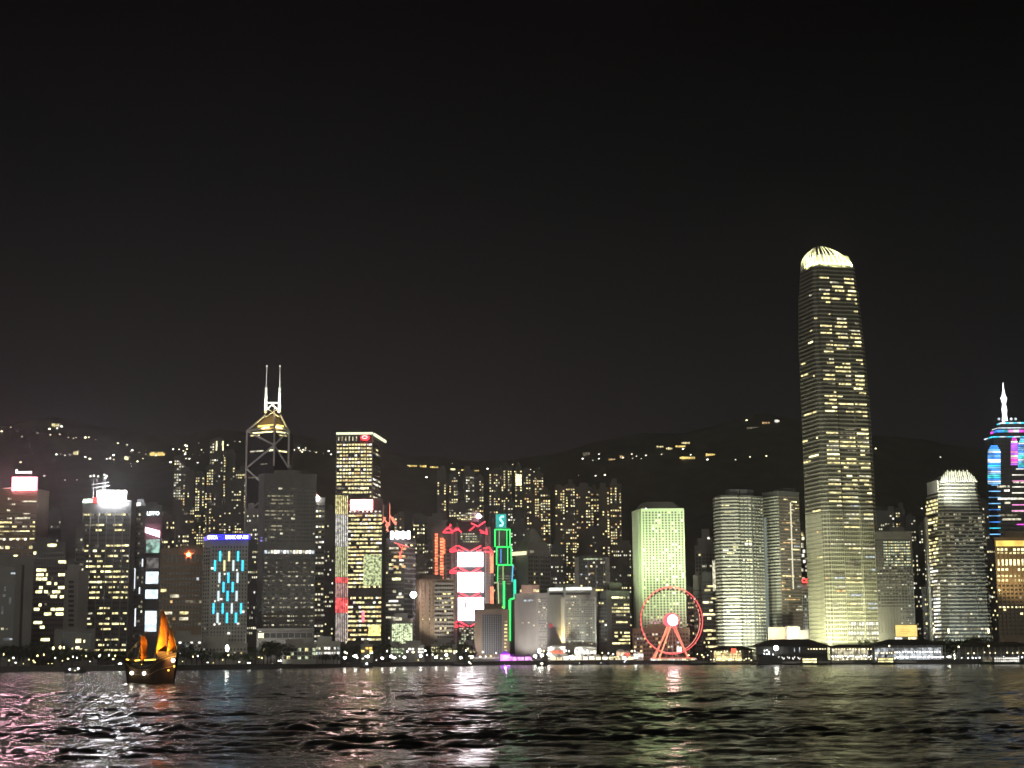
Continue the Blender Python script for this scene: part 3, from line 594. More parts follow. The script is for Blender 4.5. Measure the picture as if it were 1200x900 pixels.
MB().ball(q, 3.1, emit('lamp_blinding', (1, .95, .93), 26), 12, 8).build('lamp_head', o, True); MB().tube((q.x, q.y, GZ), q, .45, .3, M['dark_metal'], 6).build('mast', o)
# ------------------------------------------------------------------ the centre
b = Bld('neon_column_block', 'grey block with two tall orange neon columns behind the brown slab', [(507, 1700), (528, 1700)], 618, M['grey_stone'], cat='office building')
on = emit('neon_orange', (1, .22, .09), 2.6, .5, .25)
for x, y0, y1, w_ in ((511.3, 625, 678, 1.7), (517.7, 630, 678, 2.0), (520.6, 632, 648, 1.2)):
    o = b.panel(0, x - w_, x + w_, y0, y1, M['dark_metal'], 'neon_column', 1.0)
    mb = MB(); A, B = b.edge(0); 
    k = y0
    while k < y1 - 1:
        a, c = P(x - w_, k + 2.6, 1697.6), P(x + w_, k, 1697.6); mb.box(a.x, c.x, 1697.6, 1698.6, a.z, c.z - .2, on); k += 3.5
    sub('light_rung', mb.mesh('light_rung'), o)
b.win(0, 640, 760, 4, lit=.1, pal='dim'); b.done()
def bank():
    Y = 1680; root = thing('bank_headquarters', 'grey bank tower hung on red lit trusses with three blazing white screens', 'tower', (P(552, 760, Y).x, Y, GZ))
    q = lambda px, py, dy=0: P(px, py, Y + dy)
    X = lambda px: P(px, 690, Y).x; Z = lambda py: P(552, py, Y).z
    MB().box(X(536), X(569), Y, Y + 40, GZ, Z(612), M['dark_metal']).build('main_block', root)
    MB().box(X(540), X(561), Y - 3, Y + 20, Z(612) + .01, Z(600), M['grey_stone']).box(X(528), X(535.8), Y + 8, Y + 40, GZ, Z(622), M['grey_stone']).box(X(569.2), X(578), Y + 8, Y + 40, GZ, Z(640), M['grey_stone']).build('side_block', root)
    lat = wallmat('lattice', (.5, .5, .5), rough=.5)
    for px in (530, 534.5, 570, 573.5):
        mb = MB(); 
        for dx in (-.9, .9): mb.tube(q(px + dx, 765, -3), q(px + dx, 618, -3), .35, .35, lat, 5)
        y = 764
        while y > 620: mb.tube(q(px - .9, y, -3), q(px + .9, y - 3.5, -3), .25, .25, lat, 4); mb.tube(q(px + .9, y, -3), q(px - .9, y - 3.5, -3), .25, .25, lat, 4); y -= 3.5
        mb.build('mast', root)
    scr = emit('screen_blaze', (1, .92, .96), 11)
    dk = wallmat('screen_dark', (.2, .2, .2))
    for i_, (x0, x1, y0, y1) in enumerate(((536.5, 566, 647.5, 664), (536.5, 566.5, 671, 694), (537, 566.5, 700.5, 727))):
        o = MB().box(X(x0), X(x1), Y - 2.0, Y - .01, Z(y1), Z(y0), scr).build('screen', root)
        if i_ == 1: sub('picture', MB().tube(q(554, 685, -2.2), q(559.5, 680.5, -2.2), .6, .4, dk, 5).mesh('picture'), o)
        if i_ == 2: sub('picture', MB().tube(q(546, 701, -2.2), q(545, 715, -2.2), .8, 1.0, emit('picture_dim', (.5, .42, .5), .5), 6).mesh('picture'), o)
    red = emit('truss_red', (1, .05, .08), 2.6)
    def truss(py, xa, xb, side=True, half=False):
        mb = MB(); xm = (xa + xb) / 2; h = 4.2; r = .68; T = lambda a, c: mb.tube(q(a[0], a[1], -6), q(c[0], c[1], -6), r, r, red, 6)
        T((xa, py - h), (xm - 1, py + h * .5)); T((xb, py - h), (xm + 1, py + h * .5)); T((xa, py + h * .2), (xa + 6, py + h * .6)); T((xb, py + h * .2), (xb - 6, py + h * .6)); T((xa + 2, py - h * .6), (xa + 8, py + h * .1)); T((xb - 2, py - h * .6), (xb - 8, py + h * .1))
        if side:
            T((xa - 1, py - h), (xa - 10, py + 1)); T((xa - 10, py + 1), (xa - 9, py + h * .8)); T((xa - 9, py + h * .8), (xa - 1, py + h * .5)); T((xa - 7, py + .5), (xa - 2, py + .5))
        mb.build('truss', root)
    truss(643.5, 537, 564); truss(668.5, 537, 564); truss(697.5, 537, 564, False); truss(732, 538, 562, True)
    mb = MB(); T = lambda a, c, r=.75: mb.tube(q(a[0], a[1], -6), q(c[0], c[1], -6), r, r, red, 6)
    for a, c in (((519, 624), (525, 618)), ((525, 618), (531, 623)), ((519, 624), (531, 624)), ((524, 620), (529, 615)), ((531, 623), (535, 619)), ((535, 619), (541, 624)), ((527, 617), (528, 614)), ((533, 622), (538, 619))): T(a, c)
    mb.build('truss', root)
    mb = MB(); T = lambda a, c, r=.75: mb.tube(q(a[0], a[1], -6), q(c[0], c[1], -6), r, r, red, 6)
    for a, c in (((550, 622), (556, 617)), ((552, 613), (560, 617)), ((560, 617), (569, 611)), ((562, 621), (571, 626)), ((570, 620), (571, 626)), ((563, 624), (571, 625))): T(a, c)
    mb.build('truss', root)
    mb = MB()
    for a, c in (((566, 643), (573, 641)), ((573, 641), (577, 647)), ((577, 647), (576, 652)), ((567, 646), (575, 648))): mb.tube(q(a[0], a[1], -6), q(c[0], c[1], -6), .75, .75, red, 6)
    mb.build('truss', root)
    og = emit('neon_orange_soft', (1, .27, .13), 2.0, .3, .3)
    for y0, y1 in ((648, 672), (688, 714)): MB().box(X(574.6), X(578.4), Y - 6, Y - 4.5, Z(y1), Z(y0), og).build('neon_column', root)
    MB().ball(q(561, 605, -6), 2.6, emit('beacon_magenta', (1, .42, .6), 16), 10, 6).build('beacon', root)
    mb = MB()
    for r in range(9):
        for c in range(8):
            x = 538 + c * 2.9
            if random.random() < .72: mb.box(X(x), X(x + 2.1), Y - .5, Y, Z(737.4 + r * 2.4), Z(736 + r * 2.4), LIT[random.choice('gdgp')])
    mb.build('window', root)['kind'] = 'stuff'
    mb = MB()
    for r in range(4):
        for c in range(8):
            if random.random() < .75: mb.box(X(541 + c * 2.5), X(542.9 + c * 2.5), Y - 3.5, Y - 3, Z(604.6 + r * 2.3 - 2), Z(603.2 + r * 2.3 - 2), LIT[random.choice('pygp')])
    for r in range(4):
        for c in range(8):
            if random.random() < .7: mb.box(X(540 + c * 2.8), X(542.1 + c * 2.8), Y - .7, Y - .02, Z(626.4 + r * 3), Z(625 + r * 3), LIT[random.choice('pygp')])
    mb.build('window', root)['kind'] = 'stuff'
    MB().box(X(536.5), X(566), Y - .7, Y - .01, Z(634.7), Z(624), M['glass_dark']).build('upper_glazing', root)
bank()
b = Bld('harbour_hall', 'low brown block with a fine grid of windows, before the white screens', [(556, 1600), (597, 1612)], 716, M['brown_stone'], depth=30, cat='hall')
b.panel(0, 565, 588, 719.5, 767, M['glass_grey'], 'glass_wall', .15); b.fins(0, 720, 767, 9, w=.55, t=.6, mat=M['grey_metal'], u0=.21, u1=.78); 
b.bands(0, 720, 767, rows=18, h=.16, t=.4, mat=M['grey_metal'], u0=.21, u1=.78)
for r in range(9): b.spotwin(0, 592.5, 728 + r * 4.3, 3.2, 1.7, 'y', .4)
b.done(); spot(P(572, 774, 1570), P(575, 740, 1600), 4e5, (1, .93, .85), 90)
def green_tower():
    Y = 1720; root = thing('green_outlined_tower', 'stepped dark tower outlined in green neon with a turquoise lantern box on top', 'tower', (P(596, 760, Y).x, Y, GZ))
    q = lambda px, py, dy=0: P(px, py, Y + dy)
    X = lambda px, py=680: P(px, py, Y).x; Z = lambda py: P(594, py, Y).z
    steps = ((581, 594, 601, 620, 6), (579.5, 598, 620, 641, 4), (581, 599.5, 641, 662, 3), (583.5, 601.5, 662, 681, 2), (581.5, 605, 681, 770, 0))
    for i_, (a, c, y0, y1, dy) in enumerate(steps): MB().box(X(a), X(c), Y + dy, Y + 34 - dy, Z(y1) + (.01 if i_ < 4 else 0), Z(y0), M['dark_stone'] if i_ else wallmat('lantern_frame', (.1, .2, .2))).build('wall', root)
    gn = emit('neon_green', (.03, 1, .16), 2.2); tq = emit('neon_teal', (.02, .8, .45), 1.6)
    o = MB().box(X(581.4), X(593.6), Y + 4.9, Y + 6, Z(618), Z(602), emit('lantern_teal', (.02, .55, .48), .9, .4, .1)).build('lantern_screen', root)
    mb = MB(); pts = [(590.5, 605.5), (587.5, 605), (585.8, 608), (587.5, 610.5), (589.5, 612.5), (588.5, 616), (585.5, 615.8)]
    for a, c in zip(pts, pts[1:]): mb.tube(q(a[0], a[1], 4), q(c[0], c[1], 4), .9, .9, emit('logo_cyan', (.35, 1, .95), 3), 6)
    sub('logo', mb.mesh('logo'), o)
    def ln(a, c, mt=gn, r=.62): MB().tube(q(a[0], a[1], -1), q(c[0], c[1], -1), r, r, mt, 6).build('neon_line', root)
    ln((580, 620.5), (598, 620.5)); ln((580, 620.5), (580, 641)); ln((597.6, 620.5), (597.8, 641)); ln((594, 621), (594, 641), gn, .4); ln((585, 622), (585, 640), emit('neon_pale', (.7, 1, .6), .7), .4)
    ln((582, 641), (599.4, 641)); ln((582, 641), (582, 662)); ln((599, 641), (599.3, 662)); ln((587, 643), (587, 660), emit('neon_blue', (.12, .35, 1), 1.2), .6); ln((595, 642), (595, 661), gn, .4)
    ln((583.5, 662), (601.5, 662)); ln((583.5, 662), (583, 682), gn, .4); ln((601, 662), (600, 682), emit('neon_cyan', (.1, .6, 1), 1.4), .6); ln((589.5, 663), (589.5, 680), emit('neon_lime', (.75, 1, .4), 1.0), .4)
    ln((590.6, 681), (590.6, 713), gn, 1.1); ln((603.3, 679), (603.3, 701), tq, 1.4); ln((583.5, 682), (584.5, 712), emit('neon_lime', (.75, 1, .4), 1.0), .5); ln((597.4, 703), (597.2, 751), gn, 1.25); ln((597.4, 702.5), (604.5, 700.5), gn, .8)
    ln((582, 711.5), (592, 711.5), emit('neon_yellow', (.85, 1, .1), 1.4), .6)
    mb = MB()
    for y in (675, 678, 681, 684, 704): mb.box(X(583), X(600 if y < 704 else 588), Y - .6, Y - .02, Z(y + .5), Z(y - .3), LIT['d'])
    mb.build('lit_floor', root)['kind'] = 'stuff'
green_tower()
b = Bld('gabled_tower', 'dark grey tower with a sloping crown, right of the green outlined tower', [(604, 1740), (618, 1725), (645, 1740)], 645, M['grey_stone'], roof=False)
cc = b.c; z_ = b.z1; mb = MB(); mb.prism(b.poly, z_ + .002, z_ + 9, M['grey_stone'], top=[cc + (p - cc) * .78 for p in b.poly]); mb.prism([cc + (p - cc) * .7 for p in b.poly], z_ + 9, z_ + 24, M['grey_stone'], top=[cc + (p - cc) * .2 for p in b.poly]); mb.build('crown', b.root)
b.panel(0, 600, 617, 646, 650, emit('ledge_light', (1, .93, .55), 1.5), 'ledge_light', 3); b.panel(1, 618, 625, 645, 648, LIT['d'], 'ledge_light', 1)
b.win(1, 650, 760, 9, fh=4.4, lit=.05, pal='pale'); b.fins(1, 650, 760, 4, w=1); b.done(); spot(P(622, 700, 1690), P(625, 665, 1725), 1.3e5, (1, .97, .95), 90)
b = Bld('striped_office_slab', 'warm grey slab with fine horizontal louvres beside the purple tents', [(603, 1680), (642, 1670)], 697, M['concrete'], depth=34, cat='office building')
b.bands(0, 700, 758, rows=20, h=.4, t=.5, u0=.02, u1=.66); b.win(0, 700, 758, 7, rows=18, lit=.35, pal='grey', dark='glass_grey', u0=.72, u1=.98, wf=.55); b.panel(0, 613.5, 624, 702.5, 704.5, LIT['c'], 'roof_sign', 1)
for x, y in ((612.5, 729.5), (625.5, 733), (620, 729.5), (632, 702.5), (638, 712), (632, 717), (635, 721)): b.spotwin(0, x, y, 2.2, 1.8, 'p', .6)
b.panel(0, 610.5, 632, 690.4, 693.5, emit('ledge_warm', (1, .82, .45), 1.4, .6), 'ledge_light', 2.2); b.done()
o = b; MB().box(P(611, 690, 1672).x, P(632, 690, 1672).x, 1672, 1700, b.z1 + 1.61, P(620, 685.5, 1672).z, M['pink_stone']).build('penthouse', b.root)
spot(P(620, 774, 1630), P(622, 725, 1672), 1.1e6, (1, .9, .84), 80)
b = Bld('cornice_office_slab', 'pale green grey office block with white lit cornice and golden uplit piers', [(641, 1640), (661, 1632), (698, 1632)], 691, M['concrete'], depth=34, cat='office building')
b.bands(0, 703, 756, rows=20, h=.42, t=.5, u0=.0, u1=.86); b.win(1, 702, 756, 13, rows=20, lit=.35, pal='grey', dark='glass_grey', wf=.62, hf=.5, u0=.05, u1=.96, run=False)
cw = emit('cornice_white', (.95, 1, .9), 1.6, .3, .3)
b.panel(0, 644, 659.5, 688.6, 692, cw, 'cornice_light', 1.0); b.panel(1, 663, 693, 688, 691.5, cw, 'cornice_light', 1.0); b.panel(0, 644, 660, 694.5, 697, M['glass_dark'], 'gallery', .2); b.panel(1, 663, 692, 694.5, 697, M['glass_dark'], 'gallery', .2)
for e_, u in ((0, .94), (1, .985)):
    A, B = b.edge(e_); n_ = b.nrm(A, B); d = (B - A).normalized(); L = (B - A).length; cen = A + d * L * u; hw = 2.0 if e_ == 0 else .7
    o = MB().slab(cen - d * hw, cen + d * hw, GZ + 7, b.z(700), n_, .01, 1.4, M['pale_stone']).build('pier', b.root)
    spot((cen.x + n_.x * 7, cen.y + n_.y * 7, GZ + 11), (cen.x, cen.y, GZ + 30), 7e5 if e_ == 0 else 4e5, (1, .68, .15), 42)
for x, y in ((670, 699), (674, 699), (668, 713), (671, 709)): b.spotwin(1, x, y, 2.6, 1.8, 'p', .6)
b.spotwin(0, 646, 733, 4, 4, emit('sticker_red', (.9, .1, .12), .7), .7); b.done(); spot(P(672, 774, 1590), P(675, 725, 1632), 9e5, (.95, 1, .84), 80); spot(P(640, 770, 1600), P(650, 725, 1636), 2e5, (1, .95, .88), 60)
b = Bld('dark_harbour_block', 'dark angular block with warm window strips, right of the cornice block', [(701, 1640), (711, 1630), (738, 1640)], 694, M['dark_stone'], depth=30, cat='office building')
b.win(1, 698, 756, 9, rows=14, lit=.32, pal='yellow', run=True, u0=.2, contrast=1.3); b.win(0, 700, 756, 3, rows=13, lit=.08, pal='pale'); b.done()
MB().prism([b.c + (p - b.c) * .55 for p in b.poly], b.z1 + 1.605, b.z(682), M['dark_stone']).build('drum', b.root)
b = Bld('pale_framed_tower', 'tower with three pale vertical piers and dark louvred bays, behind the cornice block', [(673, 1760), (716, 1760)], 653, M['dark_stone'], cat='office building')
b.fins(0, 653, 750, 1, w=4.6, t=1.2, mat=M['concrete'], u0=.05, u1=.9, each=True); b.fins(0, 653, 750, 2, w=1.0, t=1.0, mat=M['concrete'], u0=.37, u1=.8, each=True)
b.win(0, 657, 735, 10, fh=4.2, lit=.14, pal='mixed', u0=.15, u1=.84); b.panel(0, 684, 706, 654.5, 656, LIT['g'], 'roof_light', 1.3); b.panel(0, 679, 707, 690.5, 692.5, emit('ledge_gold', (1, .82, .3), 1.4, .5), 'ledge_light', 1.5); b.panel(0, 691.5, 695.5, 671, 673, LIT['o'], 'sign', .8)
b.done(); spot(P(694, 740, 1700), P(690, 680, 1760), 3e5, (1, .96, .85), 70)
# white grid tower with round windows
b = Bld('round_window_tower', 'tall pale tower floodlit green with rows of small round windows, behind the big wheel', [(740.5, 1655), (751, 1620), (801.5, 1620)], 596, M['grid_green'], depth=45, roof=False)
Zt, Zb = b.z(599), b.z(738); nr_, nc_ = 44, 12
hole = MB(); lits = []
ring = [(math.cos(a), math.sin(a)) for a in (k * math.pi / 4 + math.pi / 8 for k in range(8))]
for e_, nc2 in ((1, 13), (0, 4)):
    A, B = b.edge(e_); n_ = b.nrm(A, B); d = (B - A).normalized(); L = (B - A).length
    for r in range(nr_):
        for c in range(nc2):
            cen = A + d * L * ((c + .5 + (.15 if e_ else 0)) / (nc2 + (.3 if e_ else 0))) + n_ * .12; z = Zb + (Zt - Zb) * (r + .5) / nr_
            on = random.random() < .10 + (.12 if r % 9 in (0, 4) else 0)
            vs_ = [(cen.x + d.x * x * .98, cen.y + d.y * x * .98, z + y * .98) for x, y in ring]
            if e_ == 0: continue
            if on: lits.append((vs_, LIT[random.choice(('y', 'p', 'w', 'p'))]))
            else: hole.quad(vs_, M['glass_dark'])
for vs_, mt_ in lits[:100]: MB().quad(vs_, mt_).build('window', b.root)
for vs_, mt_ in lits[100:]: hole.quad(vs_, mt_)
hole.build('window', b.root)['kind'] = 'stuff'
b.bands(0, 600, 738, rows=44, h=.5, t=.6, mat=M['white_metal'], u0=.05, u1=.72); b.fins(1, 596, 738, 1, w=1.6, t=.5)
cc = b.c; MB().prism([cc + (p - cc) * .9 for p in b.poly], b.z1 + .003, b.z(586.5), M['concrete'], top=[cc + (p - cc) * .62 for p in b.poly]).build('roof', b.root)
MB().ball(P(757, 596, 1618), .9, LIT['w'], 6, 4).build('roof_lamp', b.root)
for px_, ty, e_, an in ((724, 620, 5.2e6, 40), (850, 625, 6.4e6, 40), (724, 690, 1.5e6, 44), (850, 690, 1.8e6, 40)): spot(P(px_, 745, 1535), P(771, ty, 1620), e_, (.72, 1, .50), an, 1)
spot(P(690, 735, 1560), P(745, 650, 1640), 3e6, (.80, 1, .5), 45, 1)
b = Bld('wheel_side_block', 'low brown office podium under the white grid tower behind the big wheel', [(741, 1596), (808, 1596)], 738, M['brown_stone'], depth=18, cat='podium')
b.win(0, 741, 770, 18, rows=6, lit=.15, pal='mixed'); b.done()
b = Bld('gabled_stone_tower', 'grey stone tower with a stepped lantern roof right of the white grid tower', [(814, 1760), (838, 1760)], 641, M['grey_stone'])
MB().box(P(818, 630, 1765).x, P(835, 630, 1765).x, 1768, 1785, b.z1 + 1.61, b.z(630), M['grey_stone']).build('lantern', b.root)
MB().box(P(823, 620, 1765).x, P(832, 620, 1765).x, 1770, 1780, b.z(630) + .01, b.z(619), M['grey_stone']).build('lantern_top', b.root)
b.fins(0, 648, 690, 6, w=.7, t=.8, mat=M['concrete']); b.win(0, 648, 760, 7, lit=.1, pal='pale'); b.spotwin(0, 830.5, 630.5, 2.4, 2.4, 'w', -2); b.done()
b = Bld('louvred_block', 'slim pale louvred block between the big wheel and the banded round tower', [(812, 1690), (822, 1690)], 676, M['concrete'], cat='office building')
b.bands(0, 676, 766, fh=3, h=.4, t=.4); b.win(0, 690, 765, 4, lit=.08, pal='pale'); b.done()
b = Bld('dark_glass_block', 'dark glass block with a few white strips left of the banded round tower', [(822, 1660), (840, 1660)], 672, M['dark_stone'], cat='office building')
b.win(0, 680, 765, 7, lit=.16, pal='yellow', run=True); b.done()
# banded twin towers
b = Bld('banded_round_tower', 'wide tower with curved corner and bright horizontal balcony bands', [(836.5, 1600), (839, 1588), (845, 1580), (864, 1577), (866, 1581), (880, 1583), (893, 1596)], 582, M['dark_stone'], depth=34)
b.bands(list(range(4)), 583, 768, rows=46, h=.42, t=1.2, mat=M['panel_metal']); b.bands([4, 5], 583, 768, rows=46, h=.34, t=.8, mat=M['panel_metal'])
b.win(2, 590, 765, 8, rows=46, lit=.10, pal='pale', run=True, hf=.4, off=.5); b.win(4, 590, 765, 6, rows=46, lit=.14, pal='pale', hf=.4, run=True, off=.3); b.win(5, 590, 765, 5, rows=46, lit=.10, pal='green', hf=.4, off=.3); b.fins(4, 583, 768, 3, w=.6, t=1); b.fins(5, 583, 768, 4, w=.6, t=1)
b.panel(1, 839.3, 840.6, 656, 690, LIT['p'], 'light_strip', 1.6); b.panel(4, 866.5, 867.6, 720, 738, emit('neon_violet_blue', (.25, .3, 1), 1.5), 'light_strip', 1.6)
b.done()
b2 = Bld('banded_corner_tower', 'banded tower with a red brown glass face, left of the tallest tower', [(893.5, 1640), (907, 1622), (912, 1618), (936, 1632)], 577, M['dark_stone'], depth=34)
b2.bands([0, 1], 582, 756, rows=46, h=.42, t=1.2, mat=M['panel_metal']); b2.win(2, 583, 756, 9, rows=44, lit=.16, pal='mixed', run=True, hf=.35, dark=None); b2.win(2, 585, 600, 4, rows=4, lit=.5, pal='yellow', u0=.6)
b2.panel(2, 928.7, 929.7, 588, 690, emit('line_warm', (1, .92, .65), 1.1), 'light_strip', .9); b2.panel(0, 902, 903.2, 605, 742, emit('band_glow', (.8, 1, .9), .25), 'light_strip', 1.5); b2.bands(2, 582, 756, rows=44, h=.3, t=.5, mat=M['brown_stone']); b2.done()  # cool strip is added glow for the brighter bands, no lamp there
for px_, tx, ty, e_ in ((845, 852, 690, 4.5e6), (868, 876, 690, 2e6), (900, 905, 690, 4e6)): spot(P(px_, 774, 1530), P(tx, ty, 1585), e_, (.93, 1, .74), 90, .9)
spot(P(878, 774, 1500), P(900, 680, 1630), 9e6, (.93, 1, .74), 60, .9); spot(P(925, 772, 1520), P(925, 690, 1625), 1.2e6, (1, .95, .8), 60, .9)
for px_, tx in ((850, 852), (905, 906)): spot(P(px_, 640, 1450), P(tx, 610, 1590), 1.4e6, (.95, 1, .8), 50, .9)
for nm, lb, x0, x1, y0, Y_, mt_ in (('stair_house', 'yellow green floodlit low box at the foot of the red brown glass tower', 922, 937.5, 735, 1560, M['pale_stone']), ('kiosk_building', 'small pale floodlit box beside the yellow green box by the ferry pier', 937.8, 948, 739, 1556, M['pale_stone']), ('brown_annex', 'brown annex behind the pier roof under the banded corner tower', 900, 921.5, 735.5, 1570, M['brown_stone'])):
    b = Bld(nm, lb, [(x0, Y_), (x1, Y_)], y0, mt_, depth=12, cat='building', roof=False); b.bands(0, y0, 770, rows=3, h=.1, t=.3); b.done()
spot(P(930, 772, 1535), P(932, 745, 1560), 7e4, (1, .95, .6), 110); spot(P(943, 772, 1535), P(943, 748, 1556), 7e4, (1, 1, .75), 90)
b = Bld('white_grid_block', 'narrow white gridded block with a red roof sign beside the tallest tower', [(939.5, 1650), (952, 1650)], 687, M['white_metal'], cat='office building')
b.win(0, 690, 752, 5, rows=17, lit=.1, pal='white', wf=.55, hf=.55); lettering('CC', P(944, 680.5, 1648), 9 * mpp(1650), 5.5 * mpp(1650), emit('sign_red2', (1, .06, .05), 4), b.root, bold=.06, name='sign')
b.done(); spot(P(944, 772, 1600), P(945, 715, 1650), 4e5, (1, 1, .8), 50)
b = Bld('slit_tower', 'dark slit of a tower with bright dots, touching the tallest tower', [(937, 1720), (950, 1720)], 615, M['dark_stone'])
for x, y, k_ in ((940, 626, 'y'), (941, 631, 'yb'), (940, 638, 'p'), (942, 646, 'w'), (941, 651, 'w'), (942.5, 658, 'w'), (940, 668, 'p')): b.spotwin(0, x, y, 2.6, 3.4, k_, .4)
b.win(0, 620, 680, 3, lit=.15, pal='pale'); b.done()
# ------------------------------------------------------------------ the tallest tower
unit = [(-.86, -.92), (-.80, -1), (-.34, -1.03), (-.30, -.985), (.30, -.985), (.34, -1.03), (.80, -1), (.86, -.92), (.96, -.86), (1, -.80), (1.03, .4), (.8, 1), (-.8, 1), (-1.03, .4), (-1, -.80), (-.96, -.86)]
prof = [(304, 942, 992), (317.5, 938.3, 996.5), (318, 937, 998), (344, 935.8, 1001), (345, 935, 1002.5), (398, 935, 1007.5), (399, 935, 1008.2), (462, 937.5, 1013.5), (463, 937.5, 1014.2), (560, 941.5, 1020), (680, 945.8, 1026), (762, 948.5, 1029.5)]
T = Loft('tallest_tower', 'tallest tower, tapering curved top crowned with glowing white fins', 985, 1500, prof, unit, wallmat('tallest_glass', (.10, .10, .085), rough=.4), rot=R(14))
front = [0, 1, 2, 3, 4, 5, 6, 7, 8]; ne = len(unit)
vis = [k for k in range(ne) if T.nrm(*T.edge(k)).y < -.1]
tb = wallmat('fin_metal', (.36, .36, .30), rough=.45)
z0, z1 = T.z(752), T.z(306); nf = 92; dz = (z1 - z0) / nf; mb = MB()
for r in range(nf + 1):
    zc = z0 + dz * r
    for k in vis:
        A, B = T.edge(k, zc); mb.slab(A, B, zc - dz * .17, zc + dz * .17, T.nrm(A, B), .01, .45, tb)
mb.build('cladding', T.root)
mb = MB()
for k in vis:
    n2 = max(1, int((T.edge(k)[1] - T.edge(k)[0]).length / 1.6))
    for j in range(n2 + 1):
        zs = [z0, T.z(680), T.z(600)] if True else []
        for za, zb_ in zip(zs, zs[1:]):
            A, B = T.edge(k, za); A2, B2 = T.edge(k, zb_); n_ = T.nrm(A, B); d = (B - A).normalized(); u = j / n2; p = A + (B - A) * u; p2 = A2 + (B2 - A2) * u; h = d * .14
            mb.hexa([(*(p - h + n_ * .55), za), (*(p + h + n_ * .55), za), (*(p + h), za), (*(p - h), za), (*(p2 - h + n_ * .55), zb_), (*(p2 + h + n_ * .55), zb_), (*(p2 + h), zb_), (*(p2 - h), zb_)], tb)
mb.build('mullion', T.root)
big = sorted(vis, key=lambda k: -abs((T.edge(k)[1] - T.edge(k)[0]).x))
def twin(k, ya, yb_, rows_, cols_, lit, pal, run=True, **a):
    T.win(k, ya, yb_, cols_, rows=rows_, lit=lit, pal=pal, run=run, runs=(2, 4, 6, 9, 12), hf=.36, wf=.9, dark=None, off=.6, **a)
zr = lambda a, c: max(1, round((T.z(a) - T.z(c)) / dz))
for k in big[:5]:
    A, B = T.edge(k); cols_ = max(2, int((B - A).length / 2.4)); right = (A.x + B.x) / 2 > T.at(50)[1] - 12
    hi, lo = (1.0, .35)
    f = .62 if right else .04
    for ya, yb_, l_ in ((322, 356, .45), (356, 384, .15), (384, 392, .6), (392, 402, .1), (402, 414, .6), (414, 432, .12), (432, 452, .75), (452, 462, .3), (462, 484, .7), (484, 500, .1), (500, 545, .85), (545, 580, .4), (580, 590, .5), (590, 640, .35), (640, 720, .2)):
        twin(k, ya, yb_, zr(ya, yb_), cols_, l_ * f, 'yellow' if yb_ < 600 else 'mixed', contrast=1.0)
T.done(cap=100)
# lit podium floors
mb = MB()
for k in big[:4]:
    A, B = T.edge(k, T.z(735))
    if (A.x + B.x) / 2 < T.at(50)[1] - 5: continue
    n_ = T.nrm(A, B); d = (B - A).normalized(); L = (B - A).length; c = int(L / 2.4)
    for r, y in enumerate((731, 736, 742, 748)):
        for j in range(c): p = A + d * L * (j + .5) / c; mb.slab(p - d * .8, p + d * .8, T.z(y) - 1.3, T.z(y) + 1.3, n_, .6, .8, LIT['w'] if r in (0, 2) and random.random() < .75 else LIT['p'])
mb.build('lobby_window', T.root)['kind'] = 'stuff'
# crown of fins
ring0, ring1 = T.ring(T.z(318)), None; mb_all = []
fm = wallmat('crown_fin', (.85, .85, .75), rough=.5); zc0 = T.z(308); zc1 = P(967, 288.5, T.cy - 12).z; hw0, x0 = T.at(zc0); top_x = P(967.5, 289, 1500).x
cz = T.ring(T.z(306)); c0 = sum(cz, Vector((0, 0))) / len(cz)
per = []
R0 = T.ring(zc0)
for k in range(ne):
    A, B = R0[k], R0[(k + 1) % ne]; n2 = max(1, int((B - A).length / 1.5))
    for j in range(n2): per.append(A + (B - A) * j / n2)
for i_, p in enumerate(per):
    cen = Vector((x0, T.cy)); v = (p - cen) * 1.0; mbf = MB(); pts = []
    frontness = -v.y / hw0
    for t in np.linspace(0, 1, 6):
        s_ = 1 - .46 * t ** 2.0; xx = cen + v * s_; xx.x += (top_x - x0) * t; pts.append((xx.x, xx.y, zc0 + (zc1 - zc0) * (t ** .85) * (1 - .20 * (abs(v.x) / hw0) ** 2)))
    for a, c in zip(pts, pts[1:]): mb_all.append((a, c))
    for a, c in zip(pts, pts[1:]): mbf.tube(a, c, .5, .4, fm, 4)
    if i_ % 3 == 0: mbf.build('crown_fin', T.root)
inner = [Vector((top_x * .5 + x0 * .5, T.cy)) + (p - Vector((x0, T.cy))) * .80 for p in R0]; inner2 = [Vector((top_x, T.cy)) + (p - Vector((x0, T.cy))) * .40 for p in R0]
MB().prism(inner, T.z(304.5), T.z(295), wallmat('crown_base', (.35, .35, .28)), top=inner2).build('crown_core', T.root)
for a_ in (-1.0, -.6, -.2, .2, .6, 1.0): spot((x0 + hw0 * 1.55 * math.sin(a_), T.cy - hw0 * 1.55 * math.cos(a_), T.z(308)), (x0 + hw0 * .6 * math.sin(a_), T.cy - hw0 * .6 * math.cos(a_), T.z(294)), 2.2e5, (1, 1, .52), 80, .7, name='crown_floodlight')
for px_, e_, ty in ((955, 3.4e6, 735), (985, 2.6e6, 735), (1018, .6e6, 735)): spot(P(px_, 770, 1440), P(px_ - 1, ty - 10, 1500), e_, (1, 1, .60), 110, .9)
spot(P(905, 772, 1400), P(955, 560, 1510), 6.5e6, (1, .98, .72), 42, 1)
